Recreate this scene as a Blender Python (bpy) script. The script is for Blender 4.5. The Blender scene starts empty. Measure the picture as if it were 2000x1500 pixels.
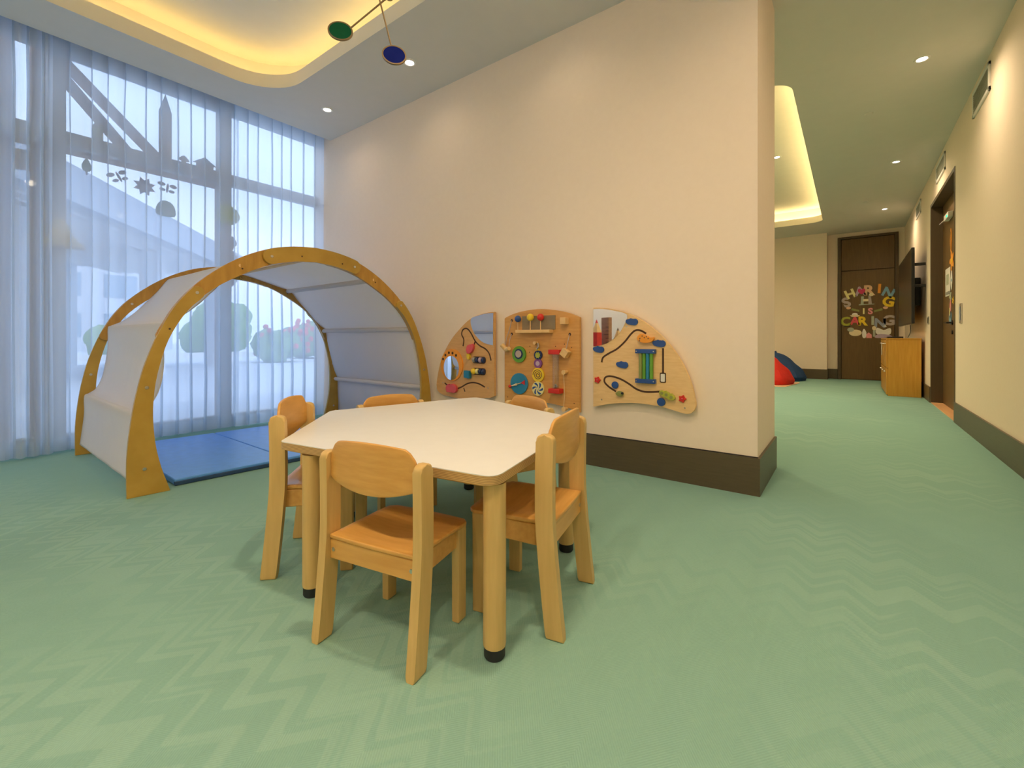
import bpy, bmesh, math, random
from mathutils import Vector, Matrix, noise
random.seed(7)
S = bpy.context.scene
C = S.collection
PI = math.pi

# ------------------------------------------------------------------ camera, world, sun, exposure
cam = bpy.data.objects.new('camera', bpy.data.cameras.new('camera'))
C.objects.link(cam)
cam.data.sensor_fit = 'HORIZONTAL'; cam.data.sensor_width = 36.0
cam.data.lens = 36.0 * 877.0 / 2000.0
cam.data.shift_y = -90.0 / 2000.0
cam.data.clip_start = 0.05; cam.data.clip_end = 500
cam.location = (0, 0, 0.9)
cam.rotation_euler = (PI / 2, 0, math.atan2(660, 877))
S.camera = cam
S.view_settings.view_transform = 'Standard'; S.view_settings.look = 'None'
S.view_settings.gamma = 1.0; S.view_settings.use_curve_mapping = False
S.view_settings.exposure = 0.82
S.cycles.use_denoising = True
S.cycles.max_bounces = 10; S.cycles.diffuse_bounces = 6; S.cycles.transparent_max_bounces = 32
S.cycles.sample_clamp_indirect = 6.0
S.cycles.caustics_reflective = False; S.cycles.caustics_refractive = False

world = bpy.data.worlds.new('world'); S.world = world; world.use_nodes = True
wn = world.node_tree; wn.nodes.clear()
def N(t, kind, **kw):
    n = t.nodes.new(kind)
    for k, v in kw.items():
        if k in ('operation', 'data_type', 'blend_type', 'interpolation', 'noise_dimensions', 'wave_type', 'bands_direction', 'wave_profile', 'sky_type', 'feature', 'distribution'):
            setattr(n, k, v)
    return n
wo = N(wn, 'ShaderNodeOutputWorld'); wb = N(wn, 'ShaderNodeBackground')
tc = N(wn, 'ShaderNodeTexCoord'); cl = N(wn, 'ShaderNodeTexNoise'); cl.inputs['Scale'].default_value = 2.2
cl.inputs['Detail'].default_value = 5
cr = N(wn, 'ShaderNodeValToRGB')
cr.color_ramp.elements[0].position = 0.48; cr.color_ramp.elements[0].color = (0.60, 0.72, 1.0, 1)
cr.color_ramp.elements[1].position = 0.68; cr.color_ramp.elements[1].color = (0.88, 0.93, 1.0, 1)
wn.links.new(tc.outputs['Generated'], cl.inputs['Vector']); wn.links.new(cl.outputs['Fac'], cr.inputs['Fac'])
wn.links.new(cr.outputs['Color'], wb.inputs['Color']); wb.inputs['Strength'].default_value = 1.5
wn.links.new(wb.outputs[0], wo.inputs[0])

sun = bpy.data.objects.new('sun', bpy.data.lights.new('sun', 'SUN')); C.objects.link(sun)
sun.data.energy = 0.6; sun.data.angle = 0.03; sun.data.color = (1.0, 0.95, 0.88)
sun.rotation_euler = (math.radians(-18), math.radians(32), 0)

LED_POWER = 4.2; HALL_LED = 11.0; SPOT_W = 3.5
WARM = (1.0, 0.755, 0.47)

# ------------------------------------------------------------------ materials
def mat(name, col, rough=0.6, metal=0.0, emis=None, es=0.0, spec=0.5, alpha=None):
    m = bpy.data.materials.new(name); m.use_nodes = True
    p = m.node_tree.nodes['Principled BSDF']
    p.inputs['Base Color'].default_value = (*col, 1); p.inputs['Roughness'].default_value = rough
    p.inputs['Metallic'].default_value = metal; p.inputs['Specular IOR Level'].default_value = spec
    if emis: p.inputs['Emission Color'].default_value = (*emis, 1); p.inputs['Emission Strength'].default_value = es
    return m
def noisy(name, c0, c1, scale=(1, 1, 1), rough=0.6, bump=0.0, detail=4, nscale=6.0, spec=0.5, metal=0.0, lo=0.3, hi=0.7):
    m = mat(name, c0, rough, metal, spec=spec); t = m.node_tree; p = t.nodes['Principled BSDF']
    co = N(t, 'ShaderNodeTexCoord'); mp = N(t, 'ShaderNodeMapping'); mp.inputs['Scale'].default_value = scale
    nz = N(t, 'ShaderNodeTexNoise'); nz.inputs['Scale'].default_value = nscale; nz.inputs['Detail'].default_value = detail
    r = N(t, 'ShaderNodeValToRGB'); r.color_ramp.elements[0].color = (*c0, 1); r.color_ramp.elements[1].color = (*c1, 1)
    r.color_ramp.elements[0].position = lo; r.color_ramp.elements[1].position = hi
    t.links.new(co.outputs['Object'], mp.inputs['Vector']); t.links.new(mp.outputs[0], nz.inputs['Vector'])
    t.links.new(nz.outputs['Fac'], r.inputs['Fac']); t.links.new(r.outputs['Color'], p.inputs['Base Color'])
    if bump:
        b = N(t, 'ShaderNodeBump'); b.inputs['Strength'].default_value = bump; b.inputs['Distance'].default_value = 0.002
        t.links.new(nz.outputs['Fac'], b.inputs['Height']); t.links.new(b.outputs['Normal'], p.inputs['Normal'])
    return m
M = {}
M['wall'] = noisy('wall_paint', (0.90, 0.775, 0.655), (0.915, 0.79, 0.67), nscale=30, rough=0.85, spec=0.2)
M['ceil'] = noisy('ceiling_paint', (0.66, 0.655, 0.62), (0.68, 0.67, 0.635), nscale=8, rough=0.9, spec=0.2)
M['cove'] = noisy('cove_paint', (0.84, 0.80, 0.72), (0.86, 0.82, 0.74), nscale=8, rough=0.9, spec=0.2)
M['base'] = noisy('dark_brown_laminate', (0.095, 0.072, 0.042), (0.115, 0.086, 0.05), scale=(1, 1, 12), nscale=8, rough=0.38)
M['doorwood'] = noisy('dark_door_veneer', (0.13, 0.072, 0.022), (0.17, 0.095, 0.03), scale=(14, 14, 1), nscale=4, rough=0.45)
M['doorframe'] = noisy('dark_frame_wood', (0.085, 0.055, 0.025), (0.10, 0.065, 0.03), scale=(14, 14, 1), nscale=4, rough=0.45)
M['birch'] = noisy('birch_honey', (0.60, 0.40, 0.145), (0.68, 0.46, 0.18), scale=(14, 14, 1.2), nscale=5, rough=0.42, bump=0.05)
M['birchh'] = noisy('birch_honey_flat_grain', (0.60, 0.31, 0.075), (0.70, 0.39, 0.11), scale=(2.0, 16, 16), nscale=4, rough=0.33, bump=0.05)
M['arch'] = noisy('arch_plywood', (0.47, 0.285, 0.045), (0.55, 0.345, 0.065), scale=(3, 12, 3), nscale=3, rough=0.4, bump=0.04)
M['archdark'] = noisy('arch_plywood_reddish', (0.45, 0.23, 0.04), (0.58, 0.32, 0.06), scale=(9, 12, 2), nscale=3, rough=0.4, bump=0.04)
M['board'] = noisy('board_beech', (0.66, 0.37, 0.14), (0.74, 0.43, 0.17), scale=(3, 3, 14), nscale=5, rough=0.5)
M['boardorange'] = noisy('board_orange_beech', (0.62, 0.31, 0.08), (0.72, 0.38, 0.11), scale=(2, 2, 12), nscale=5, rough=0.5)
M['boardpale'] = noisy('board_pale_birch', (0.80, 0.53, 0.24), (0.88, 0.61, 0.30), scale=(3, 3, 16), nscale=5, rough=0.5)
M['cab'] = noisy('oak_laminate', (0.55, 0.27, 0.03), (0.64, 0.34, 0.05), scale=(14, 14, 1), nscale=4, rough=0.4)
M['palewood'] = noisy('pale_wood', (0.80, 0.52, 0.22), (0.86, 0.58, 0.27), scale=(8, 8, 8), nscale=3, rough=0.5)
M['threshold'] = noisy('threshold_wood', (0.75, 0.42, 0.20), (0.82, 0.48, 0.24), scale=(8, 1, 8), nscale=3, rough=0.4)
M['laminate'] = noisy('white_laminate', (0.80, 0.815, 0.84), (0.82, 0.835, 0.86), nscale=20, rough=0.35)
M['rubber'] = noisy('black_rubber', (0.012, 0.013, 0.016), (0.02, 0.02, 0.024), nscale=20, rough=0.6)
M['steel'] = mat('brushed_steel', (0.62, 0.6, 0.56), 0.3, 1.0)
M['brass'] = mat('dull_brass', (0.30, 0.22, 0.13), 0.45, 0.8)
M['blackp'] = mat('black_plastic', (0.012, 0.011, 0.010), 0.35)
M['screen'] = mat('tv_glass', (0.018, 0.014, 0.010), 0.28, spec=0.7)
M['mirror'] = mat('mirror', (0.93, 0.95, 0.97), 0.02, 1.0)
M['groove'] = noisy('groove_brown', (0.06, 0.025, 0.012), (0.09, 0.04, 0.018), nscale=20, rough=0.7)
M['whitetrim'] = mat('white_trim', (0.80, 0.79, 0.76), 0.4)
M['grille'] = noisy('grille_grey', (0.30, 0.30, 0.24), (0.34, 0.34, 0.28), nscale=20, rough=0.6)
M['alu'] = noisy('window_aluminium', (0.36, 0.34, 0.33), (0.40, 0.38, 0.36), nscale=20, rough=0.45)
M['timber'] = noisy('exterior_timber', (0.34, 0.17, 0.09), (0.44, 0.23, 0.13), scale=(1, 8, 8), nscale=4, rough=0.7)
M['roofgrey'] = noisy('pavilion_grey', (0.34, 0.40, 0.48), (0.38, 0.44, 0.52), nscale=4, rough=0.7)
M['louvre'] = noisy('pavilion_louvre', (0.75, 0.76, 0.78), (0.8, 0.81, 0.83), nscale=4, rough=0.6)
M['paving'] = noisy('outdoor_paving', (0.60, 0.66, 0.74), (0.66, 0.71, 0.78), nscale=2, rough=0.8)
M['leaf'] = noisy('hedge_green', (0.10, 0.22, 0.06), (0.22, 0.36, 0.10), nscale=12, rough=0.8, bump=0.6)
M['tower'] = noisy('tower_concrete', (0.55, 0.58, 0.62), (0.62, 0.65, 0.7), nscale=4, rough=0.8)
M['towerglass'] = mat('tower_glass', (0.25, 0.35, 0.45), 0.2)
def plain(n, c, r=0.45, **k): M[n] = noisy(n + '_paint', c, tuple(min(1, x * 1.12 + 0.004) for x in c), nscale=18, rough=r, **k)
plain('red', (0.62, 0.025, 0.015)); plain('yellow', (0.86, 0.60, 0.03)); plain('blue', (0.015, 0.075, 0.30)); plain('midblue', (0.02, 0.22, 0.42))
plain('navy', (0.01, 0.03, 0.12)); plain('green', (0.12, 0.33, 0.03)); plain('purple', (0.22, 0.07, 0.28)); plain('orange', (0.85, 0.33, 0.03))
plain('pinkred', (0.72, 0.10, 0.12)); plain('discgreen', (0.003, 0.085, 0.042), 0.7, spec=0.1); plain('discblue', (0.002, 0.010, 0.17), 0.7, spec=0.1)
plain('lime', (0.42, 0.44, 0.05)); plain('olive', (0.25, 0.28, 0.08)); plain('cream', (0.80, 0.68, 0.45)); plain('white', (0.80, 0.78, 0.74))
plain('pink', (0.78, 0.30, 0.32)); plain('magenta', (0.58, 0.03, 0.12)); plain('skyblue', (0.22, 0.42, 0.58)); plain('paleyellow', (0.80, 0.74, 0.35))
plain('greyblue', (0.30, 0.34, 0.45)); plain('brown', (0.20, 0.10, 0.05)); plain('matblue', (0.09, 0.30, 0.78), 0.35); plain('matside', (0.02, 0.06, 0.16), 0.5)
plain('lavender', (0.50, 0.38, 0.50)); plain('peach', (0.80, 0.50, 0.30)); plain('sage', (0.42, 0.46, 0.36)); plain('taupe', (0.45, 0.38, 0.36))
plain('beanred', (0.62, 0.02, 0.01), 0.8); plain('beanblue', (0.01, 0.05, 0.16), 0.8); plain('grey', (0.30, 0.29, 0.27)); plain('clothgrey', (0.25, 0.20, 0.13), 0.9)

def emit(name, col, s):
    m = bpy.data.materials.new(name); m.use_nodes = True; t = m.node_tree; t.nodes.clear()
    e = N(t, 'ShaderNodeEmission'); e.inputs[0].default_value = (*col, 1); e.inputs[1].default_value = s
    o = N(t, 'ShaderNodeOutputMaterial'); t.links.new(e.outputs[0], o.inputs[0]); return m
M['led'] = emit('led_yellow', (1.0, 0.70, 0.25), LED_POWER)
M['ledhall'] = emit('led_hall', (1.0, 0.76, 0.34), HALL_LED)
M['lamp'] = emit('downlight_lens', (1.0, 0.90, 0.74), 9.0)
M['greenled'] = emit('green_led', (0.05, 1.0, 0.35), 1.2)

def glass(name, tint, fac, rough=0.0):
    m = bpy.data.materials.new(name); m.use_nodes = True; t = m.node_tree; t.nodes.clear()
    a = N(t, 'ShaderNodeBsdfTransparent'); a.inputs[0].default_value = (*tint, 1)
    g = N(t, 'ShaderNodeBsdfGlossy'); g.inputs['Roughness'].default_value = rough
    mx = N(t, 'ShaderNodeMixShader'); mx.inputs[0].default_value = fac
    o = N(t, 'ShaderNodeOutputMaterial'); t.links.new(a.outputs[0], mx.inputs[1]); t.links.new(g.outputs[0], mx.inputs[2]); t.links.new(mx.outputs[0], o.inputs[0]); return m
M['glass'] = glass('window_glass', (0.93, 0.97, 1.0), 0.05)
M['acrylic'] = glass('clear_tube', (0.93, 0.93, 0.92), 0.12, 0.05)
def cloth(name, col, tcol, transp, trans_mix=0.5, tint=(1, 1, 1)):
    m = bpy.data.materials.new(name); m.use_nodes = True; t = m.node_tree; t.nodes.clear()
    a = N(t, 'ShaderNodeBsdfTransparent'); a.inputs[0].default_value = (*tint, 1)
    d = N(t, 'ShaderNodeBsdfDiffuse'); tr = N(t, 'ShaderNodeBsdfTranslucent'); tr.inputs[0].default_value = (*tcol, 1)
    co = N(t, 'ShaderNodeTexCoord'); nz = N(t, 'ShaderNodeTexNoise'); nz.inputs['Scale'].default_value = 40
    r = N(t, 'ShaderNodeValToRGB'); r.color_ramp.elements[0].color = (*[c * 0.96 for c in col], 1); r.color_ramp.elements[1].color = (*col, 1)
    t.links.new(co.outputs['Object'], nz.inputs['Vector']); t.links.new(nz.outputs['Fac'], r.inputs[0]); t.links.new(r.outputs[0], d.inputs[0])
    m1 = N(t, 'ShaderNodeMixShader'); m1.inputs[0].default_value = trans_mix
    m2 = N(t, 'ShaderNodeMixShader'); m2.inputs[0].default_value = 1 - transp
    o = N(t, 'ShaderNodeOutputMaterial')
    t.links.new(d.outputs[0], m1.inputs[1]); t.links.new(tr.outputs[0], m1.inputs[2])
    t.links.new(a.outputs[0], m2.inputs[1]); t.links.new(m1.outputs[0], m2.inputs[2]); t.links.new(m2.outputs[0], o.inputs[0]); return m
M['sheer'] = cloth('sheer_voile', (0.86, 0.90, 0.95), (0.86, 0.93, 0.99), 0.36, 0.80, (0.93, 0.96, 1.0))
M['canvas'] = cloth('white_canvas', (0.90, 0.88, 0.88), (0.95, 0.95, 0.97), 0.0, 0.50)

# carpet: pale green with zigzag bands in low contrast and a fine twill relief
def carpet():
    m = mat('green_carpet', (0.3, 0.5, 0.33), 0.9, spec=0.12); t = m.node_tree; p = t.nodes['Principled BSDF']
    co = N(t, 'ShaderNodeTexCoord'); sp = N(t, 'ShaderNodeSeparateXYZ'); t.links.new(co.outputs['Object'], sp.inputs[0])
    def ma(op, a, b=None, c=None):
        n = N(t, 'ShaderNodeMath', operation=op)
        for i, v in enumerate((a, b, c)):
            if v is None: continue
            if isinstance(v, (int, float)): n.inputs[i].default_value = v
            else: t.links.new(v, n.inputs[i])
        return n.outputs[0]
    x, y = sp.outputs[0], sp.outputs[1]
    tri0 = ma('ABSOLUTE', ma('SUBTRACT', ma('MULTIPLY', ma('FRACT', ma('DIVIDE', ma('ADD', x, 0.018), 0.184)), 2.0), 1.0))
    tri = ma('SMOOTHSTEP' if False else 'MULTIPLY', tri0, ma('MULTIPLY', tri0, ma('SUBTRACT', 3.0, ma('MULTIPLY', tri0, 2.0))))
    tri = ma('ADD', ma('MULTIPLY', tri, 0.35), ma('MULTIPLY', tri0, 0.65))
    yy = ma('SUBTRACT', y, ma('MULTIPLY', tri, 0.11))
    cb = N(t, 'ShaderNodeCombineXYZ'); t.links.new(yy, cb.inputs[1]); t.links.new(ma('MULTIPLY', x, 0.07), cb.inputs[0])
    n1 = N(t, 'ShaderNodeTexNoise'); n1.inputs['Scale'].default_value = 17; n1.inputs['Detail'].default_value = 1.5
    t.links.new(cb.outputs[0], n1.inputs['Vector'])
    r1 = N(t, 'ShaderNodeValToRGB'); r1.color_ramp.elements[0].position = 0.47; r1.color_ramp.elements[1].position = 0.53
    t.links.new(n1.outputs['Fac'], r1.inputs[0])
    n2 = N(t, 'ShaderNodeTexNoise'); n2.inputs['Scale'].default_value = 0.75; n2.inputs['Detail'].default_value = 1
    t.links.new(co.outputs['Object'], n2.inputs['Vector'])
    r2 = N(t, 'ShaderNodeValToRGB'); r2.color_ramp.elements[0].position = 0.45; r2.color_ramp.elements[1].position = 0.60
    r2.color_ramp.elements[0].color = (0.12, 0.12, 0.12, 1); t.links.new(n2.outputs['Fac'], r2.inputs[0])
    fac = ma('MULTIPLY', r1.outputs[0], r2.outputs[0])
    # fine twill: diagonal ribs that change hand with each limb of the zigzag
    sgn = ma('SIGN', ma('SUBTRACT', ma('FRACT', ma('DIVIDE', ma('ADD', x, 0.018), 0.184)), 0.5))
    rib = ma('SINE', ma('MULTIPLY', ma('ADD', ma('MULTIPLY', x, sgn), ma('MULTIPLY', y, 0.8)), 900.0))
    n3 = N(t, 'ShaderNodeTexNoise'); n3.inputs['Scale'].default_value = 160; n3.inputs['Detail'].default_value = 2
    t.links.new(co.outputs['Object'], n3.inputs['Vector'])
    mx = N(t, 'ShaderNodeMix', data_type='RGBA')
    mx.inputs['A'].default_value = (0.255, 0.462, 0.405, 1); mx.inputs['B'].default_value = (0.292, 0.502, 0.436, 1)
    t.links.new(fac, mx.inputs['Factor'])
    m2 = N(t, 'ShaderNodeMix', data_type='RGBA', blend_type='MULTIPLY'); m2.inputs['Factor'].default_value = 1.0
    r3 = N(t, 'ShaderNodeValToRGB'); r3.color_ramp.elements[0].color = (0.90, 0.90, 0.90, 1); r3.color_ramp.elements[1].color = (1.06, 1.06, 1.06, 1)
    t.links.new(ma('ADD', ma('MULTIPLY', n3.outputs['Fac'], 0.8), ma('MULTIPLY', rib, 0.10)), r3.inputs[0])
    t.links.new(mx.outputs['Result'], m2.inputs['A']); t.links.new(r3.outputs[0], m2.inputs['B'])
    t.links.new(m2.outputs['Result'], p.inputs['Base Color'])
    b = N(t, 'ShaderNodeBump'); b.inputs['Strength'].default_value = 0.35; b.inputs['Distance'].default_value = 0.0015
    t.links.new(ma('ADD', ma('MULTIPLY', rib, 0.5), fac), b.inputs['Height']); t.links.new(b.outputs[0], p.inputs['Normal'])
    return m
M['carpet'] = carpet()
# plywood edge: thin dark plies across z
def plies():
    m = mat('plywood_edge', (0.7, 0.45, 0.2), 0.5); t = m.node_tree; p = t.nodes['Principled BSDF']
    co = N(t, 'ShaderNodeTexCoord'); w = N(t, 'ShaderNodeTexWave', wave_type="BANDS", bands_direction="Z")
    w.inputs['Scale'].default_value = 72; w.inputs['Distortion'].default_value = 0.3
    r = N(t, 'ShaderNodeValToRGB'); r.color_ramp.elements[0].color = (0.34, 0.19, 0.07, 1); r.color_ramp.elements[1].color = (0.68, 0.44, 0.18, 1)
    t.links.new(co.outputs['Object'], w.inputs['Vector']); t.links.new(w.outputs['Fac'], r.inputs[0]); t.links.new(r.outputs[0], p.inputs['Base Color']); return m
M['plies'] = plies()
def swirl(name, c0, c1, freq, arms):
    m = mat(name, c0, 0.5); return m

# ------------------------------------------------------------------ mesh helpers
class MB:
    def __init__(s): s.bm = bmesh.new()
    def quadstrip(s, rows, closed_u=False, closed_v=False):
        V = [[s.bm.verts.new(p) for p in r] for r in rows]
        nu, nv = len(V), len(V[0])
        for i in range(nu if closed_u else nu - 1):
            for j in range(nv if closed_v else nv - 1):
                a, b, c, d = V[i][j], V[(i + 1) % nu][j], V[(i + 1) % nu][(j + 1) % nv], V[i][(j + 1) % nv]
                try: s.bm.faces.new((a, b, c, d))
                except ValueError: pass
        return V
    def box(s, x0, x1, y0, y1, z0, z1, bev=0.0, seg=2):
        t = bmesh.new(); bmesh.ops.create_cube(t, size=1)
        for v in t.verts:
            v.co = Vector(((x0 + x1) / 2 + v.co.x * (x1 - x0), (y0 + y1) / 2 + v.co.y * (y1 - y0), (z0 + z1) / 2 + v.co.z * (z1 - z0)))
        if bev: bmesh.ops.bevel(t, geom=t.edges[:], offset=bev, segments=seg, profile=0.5, affect='EDGES')
        s.add(t); return s
    def add(s, t, mtx=None):
        if mtx is not None: bmesh.ops.transform(t, matrix=mtx, verts=t.verts)
        me = bpy.data.meshes.new('tmp'); t.to_mesh(me); t.free(); s.bm.from_mesh(me); bpy.data.meshes.remove(me); return s
    def prism(s, pts, f, w0, w1, bev=0.0, seg=2, sides_only=False):
        t = bmesh.new()
        a = [t.verts.new(f(u, v, w0)) for u, v in pts]; b = [t.verts.new(f(u, v, w1)) for u, v in pts]
        n = len(pts); fa = t.faces.new(a); fb = t.faces.new(b[::-1])
        for i in range(n): t.faces.new((a[i], b[i], b[(i + 1) % n], a[(i + 1) % n]))
        if bev:
            es = set(fa.edges) | set(fb.edges)
            bmesh.ops.bevel(t, geom=list(es), offset=bev, segments=seg, profile=0.5, affect='EDGES')
        bmesh.ops.recalc_face_normals(t, faces=t.faces)
        s.add(t); return s
    def tube(s, pts, r, n=10, closed=False):
        pts = [Vector(p) for p in pts]; rows = []; m = len(pts); prev = None
        for i, p in enumerate(pts):
            if closed: d = pts[(i + 1) % m] - pts[i - 1]
            else: d = pts[min(i + 1, m - 1)] - pts[max(i - 1, 0)]
            d.normalize()
            if prev is None: a = d.orthogonal().normalized()
            else: a = (prev - d * prev.dot(d)).normalized()
            prev = a; b = d.cross(a); rr = r[i] if isinstance(r, (list, tuple)) else r
            rows.append([p + (a * math.cos(k * 2 * PI / n) + b * math.sin(k * 2 * PI / n)) * rr for k in range(n)])
        V = s.quadstrip(rows, closed_u=closed, closed_v=True)
        if not closed:
            s.bm.faces.new(V[0][::-1]); s.bm.faces.new(V[-1])
        return s
    def sphere(s, c, r, sc=(1, 1, 1), u=16, v=10, rot=None):
        t = bmesh.new(); bmesh.ops.create_uvsphere(t, u_segments=u, v_segments=v, radius=r)
        m = Matrix.Translation(c) @ (rot or Matrix()) @ Matrix.Diagonal((*sc, 1)); s.add(t, m); return s
    def lathe(s, prof, c=(0, 0, 0), n=24, mtx=None, ring=False):
        rows = [[(rr * math.cos(k * 2 * PI / n), rr * math.sin(k * 2 * PI / n), z) for k in range(n)] for rr, z in prof]
        t = MB(); V = t.quadstrip(rows, closed_v=True, closed_u=ring)
        if ring: s.add(t.bm, Matrix.Translation(c) @ (mtx or Matrix())); return s
        if prof[0][0] > 1e-6: t.bm.faces.new(V[0][::-1])
        if prof[-1][0] > 1e-6: t.bm.faces.new(V[-1])
        bmesh.ops.remove_doubles(t.bm, verts=t.bm.verts, dist=1e-7)
        s.add(t.bm, Matrix.Translation(c) @ (mtx or Matrix())); return s
    def build(s, name, m, parent=None, world=False, smooth=None, kind=None):
        bm = s.bm
        if world and parent is not None:
            o = Vector(parent.location); pp = parent.parent
            while pp is not None: o += Vector(pp.location); pp = pp.parent
            bmesh.ops.translate(bm, verts=bm.verts, vec=-o)
        bmesh.ops.recalc_face_normals(bm, faces=bm.faces)
        me = bpy.data.meshes.new(name); bm.to_mesh(me); bm.free()
        me.materials.append(M[m] if isinstance(m, str) else m)
        me.polygons.foreach_set('use_smooth', [True] * len(me.polygons))
        ang = math.radians(35)
        try: me.set_sharp_from_angle(angle=ang)
        except Exception: pass
        ob = bpy.data.objects.new(name, me); C.objects.link(ob)
        if parent is not None: ob.parent = parent
        if kind: ob['kind'] = kind
        if m not in ('mirror', 'sheer', 'canvas', 'leaf') and len(me.polygons) > 6:
            wm = ob.modifiers.new('normals', 'WEIGHTED_NORMAL'); wm.keep_sharp = True
        return ob
def thing(name, label, cat, loc=(0, 0, 0), rz=0.0, group=None):
    o = bpy.data.objects.new(name, None); o.empty_display_size = 0.1; C.objects.link(o)
    o.location = loc; o.rotation_euler = (0, 0, rz); o['label'] = label; o['category'] = cat
    if group: o['group'] = group
    return o
def tag(o, label, cat, group=None):
    o['label'] = label; o['category'] = cat
    if group: o['group'] = group
    return o
def struct(name, mb, m, parent=None): return mb.build(name, m, parent, kind='structure')
def center(o):   # move a world-authored single mesh's origin to its own centre/base
    me = o.data; vs = [v.co for v in me.vertices]
    c = Vector(((min(v.x for v in vs) + max(v.x for v in vs)) / 2, (min(v.y for v in vs) + max(v.y for v in vs)) / 2, min(v.z for v in vs)))
    me.transform(Matrix.Translation(-c)); o.location = c; return o
XZ = lambda y0: (lambda u, v, w: (u, y0 + w, v))
def rr(x0, x1, y0, y1, r, n=10):
    p = []
    for cx, cy, a in ((x1 - r, y0 + r, -PI / 2), (x1 - r, y1 - r, 0), (x0 + r, y1 - r, PI / 2), (x0 + r, y0 + r, PI)):
        for k in range(n + 1): t = a + k * PI / 2 / n; p.append((cx + r * math.cos(t), cy + r * math.sin(t)))
    return p
def circ(cx, cz, r, n=24, sx=1, sz=1): return [(cx + r * sx * math.cos(k * 2 * PI / n), cz + r * sz * math.sin(k * 2 * PI / n)) for k in range(n)]
def roundpoly(P, r, n=5):
    out = []; m = len(P)
    for i in range(m):
        a, b, c = Vector(P[i - 1]), Vector(P[i]), Vector(P[(i + 1) % m])
        ri = r[i] if isinstance(r, (list, tuple)) else r
        d1 = (a - b).normalized(); d2 = (c - b).normalized(); ang = d1.angle(d2)
        if ri <= 0: out.append(tuple(b)); continue
        L = ri / math.tan(ang / 2); p1 = b + d1 * L; p2 = b + d2 * L
        for k in range(n + 1):
            t = k / n; q = p1 * (1 - t) ** 2 + b * 2 * t * (1 - t) + p2 * t * t; out.append(tuple(q))
    return out
def crom(P, per=6, closed=False):
    P = [Vector(p) for p in P]; out = []; m = len(P)
    rng = range(m) if closed else range(m - 1)
    for i in rng:
        if closed: a, b, c, d = P[i - 1], P[i], P[(i + 1) % m], P[(i + 2) % m]
        else: a, b, c, d = P[max(i - 1, 0)], P[i], P[i + 1], P[min(i + 2, m - 1)]
        for k in range(per):
            t = k / per
            out.append(0.5 * ((2 * b) + (-a + c) * t + (2 * a - 5 * b + 4 * c - d) * t * t + (-a + 3 * b - 3 * c + d) * t ** 3))
    if not closed: out.append(P[-1])
    return [tuple(q) for q in out]

# ------------------------------------------------------------------ the shell
H = 3.18; HR = 3.50; XR = 0.90; XW = -5.10; YB = -3.4
f = MB(); f.box(XW - 0.05, XR + 0.25, YB, 12.45, -0.12, 0.0); struct('floor', f, 'carpet')
# ceiling with two rounded coves
COVES = [(-4.34, -1.25, -2.6, 2.07, 0.42, 'led'), (-3.6, -0.42, 4.66, 10.70, 0.20, 'ledhall')]
bm = bmesh.new(); loops = [[(-4.78, YB), (XR + 0.02, YB), (XR + 0.02, 12.25), (-4.78, 12.25)]] + [rr(*c[:5]) for c in COVES]
for lp in loops:
    vs = [bm.verts.new((x, y, H)) for x, y in lp]
    for i in range(len(vs)): bm.edges.new((vs[i], vs[(i + 1) % len(vs)]))
bmesh.ops.triangle_fill(bm, use_beauty=True, edges=bm.edges[:], use_dissolve=False)
# drop faces inside the holes, if any were filled
for fc in list(bm.faces):
    c = fc.calc_center_median()
    for x0, x1, y0, y1, r, _ in COVES:
        if x0 + 0.06 < c.x < x1 - 0.06 and y0 + 0.06 < c.y < y1 - 0.06: bm.faces.remove(fc); break
cm = MB(); cm.bm.free(); cm.bm = bm
ceil = struct('ceiling', cm, 'ceil')
for x0, x1, y0, y1, r, led in COVES:
    g = MB(); a = rr(x0, x1, y0, y1, r); b = rr(x0 + .012, x1 - .012, y0 + .012, y1 - .012, r - .01)
    a2 = rr(x0 - .02, x1 + .02, y0 - .02, y1 + .02, r + .02)
    o = rr(x0 - .2, x1 + .2, y0 - .2, y1 + .2, r + .2)
    g.quadstrip([[(x, y, H) for x, y in a], [(x, y, H + .12) for x, y in a], [(x, y, H + .12) for x, y in a2], [(x, y, H + .08) for x, y in a2],
                 [(x, y, H + .08) for x, y in o], [(x, y, HR) for x, y in o]], closed_v=True)
    vs = [g.bm.verts.new((x, y, HR)) for x, y in o]; g.bm.faces.new(vs)
    g.build('cove_recess', 'cove', ceil)
    l = MB(); lp = rr(x0 - .10, x1 + .10, y0 - .10, y1 + .10, r + .10, 6)
    l.tube([(x, y, H + .10) for x, y in lp], 0.012, 6, closed=True); l.build('led_strip', led, ceil)
# curtain pocket, and an unseen roof slab added to keep out sky light
g = MB(); g.box(XW - 0.3, XR + 0.6, YB - 0.3, 12.7, 3.52, 3.66); struct('roof', g, 'ceil')
g = MB(); g.box(-4.80, -4.78, YB, 2.884, H + 0.0005, 3.36); g.box(XW, -4.78, YB, 2.884, 3.36, 3.52); struct('trim_1', g, 'ceil')
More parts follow.
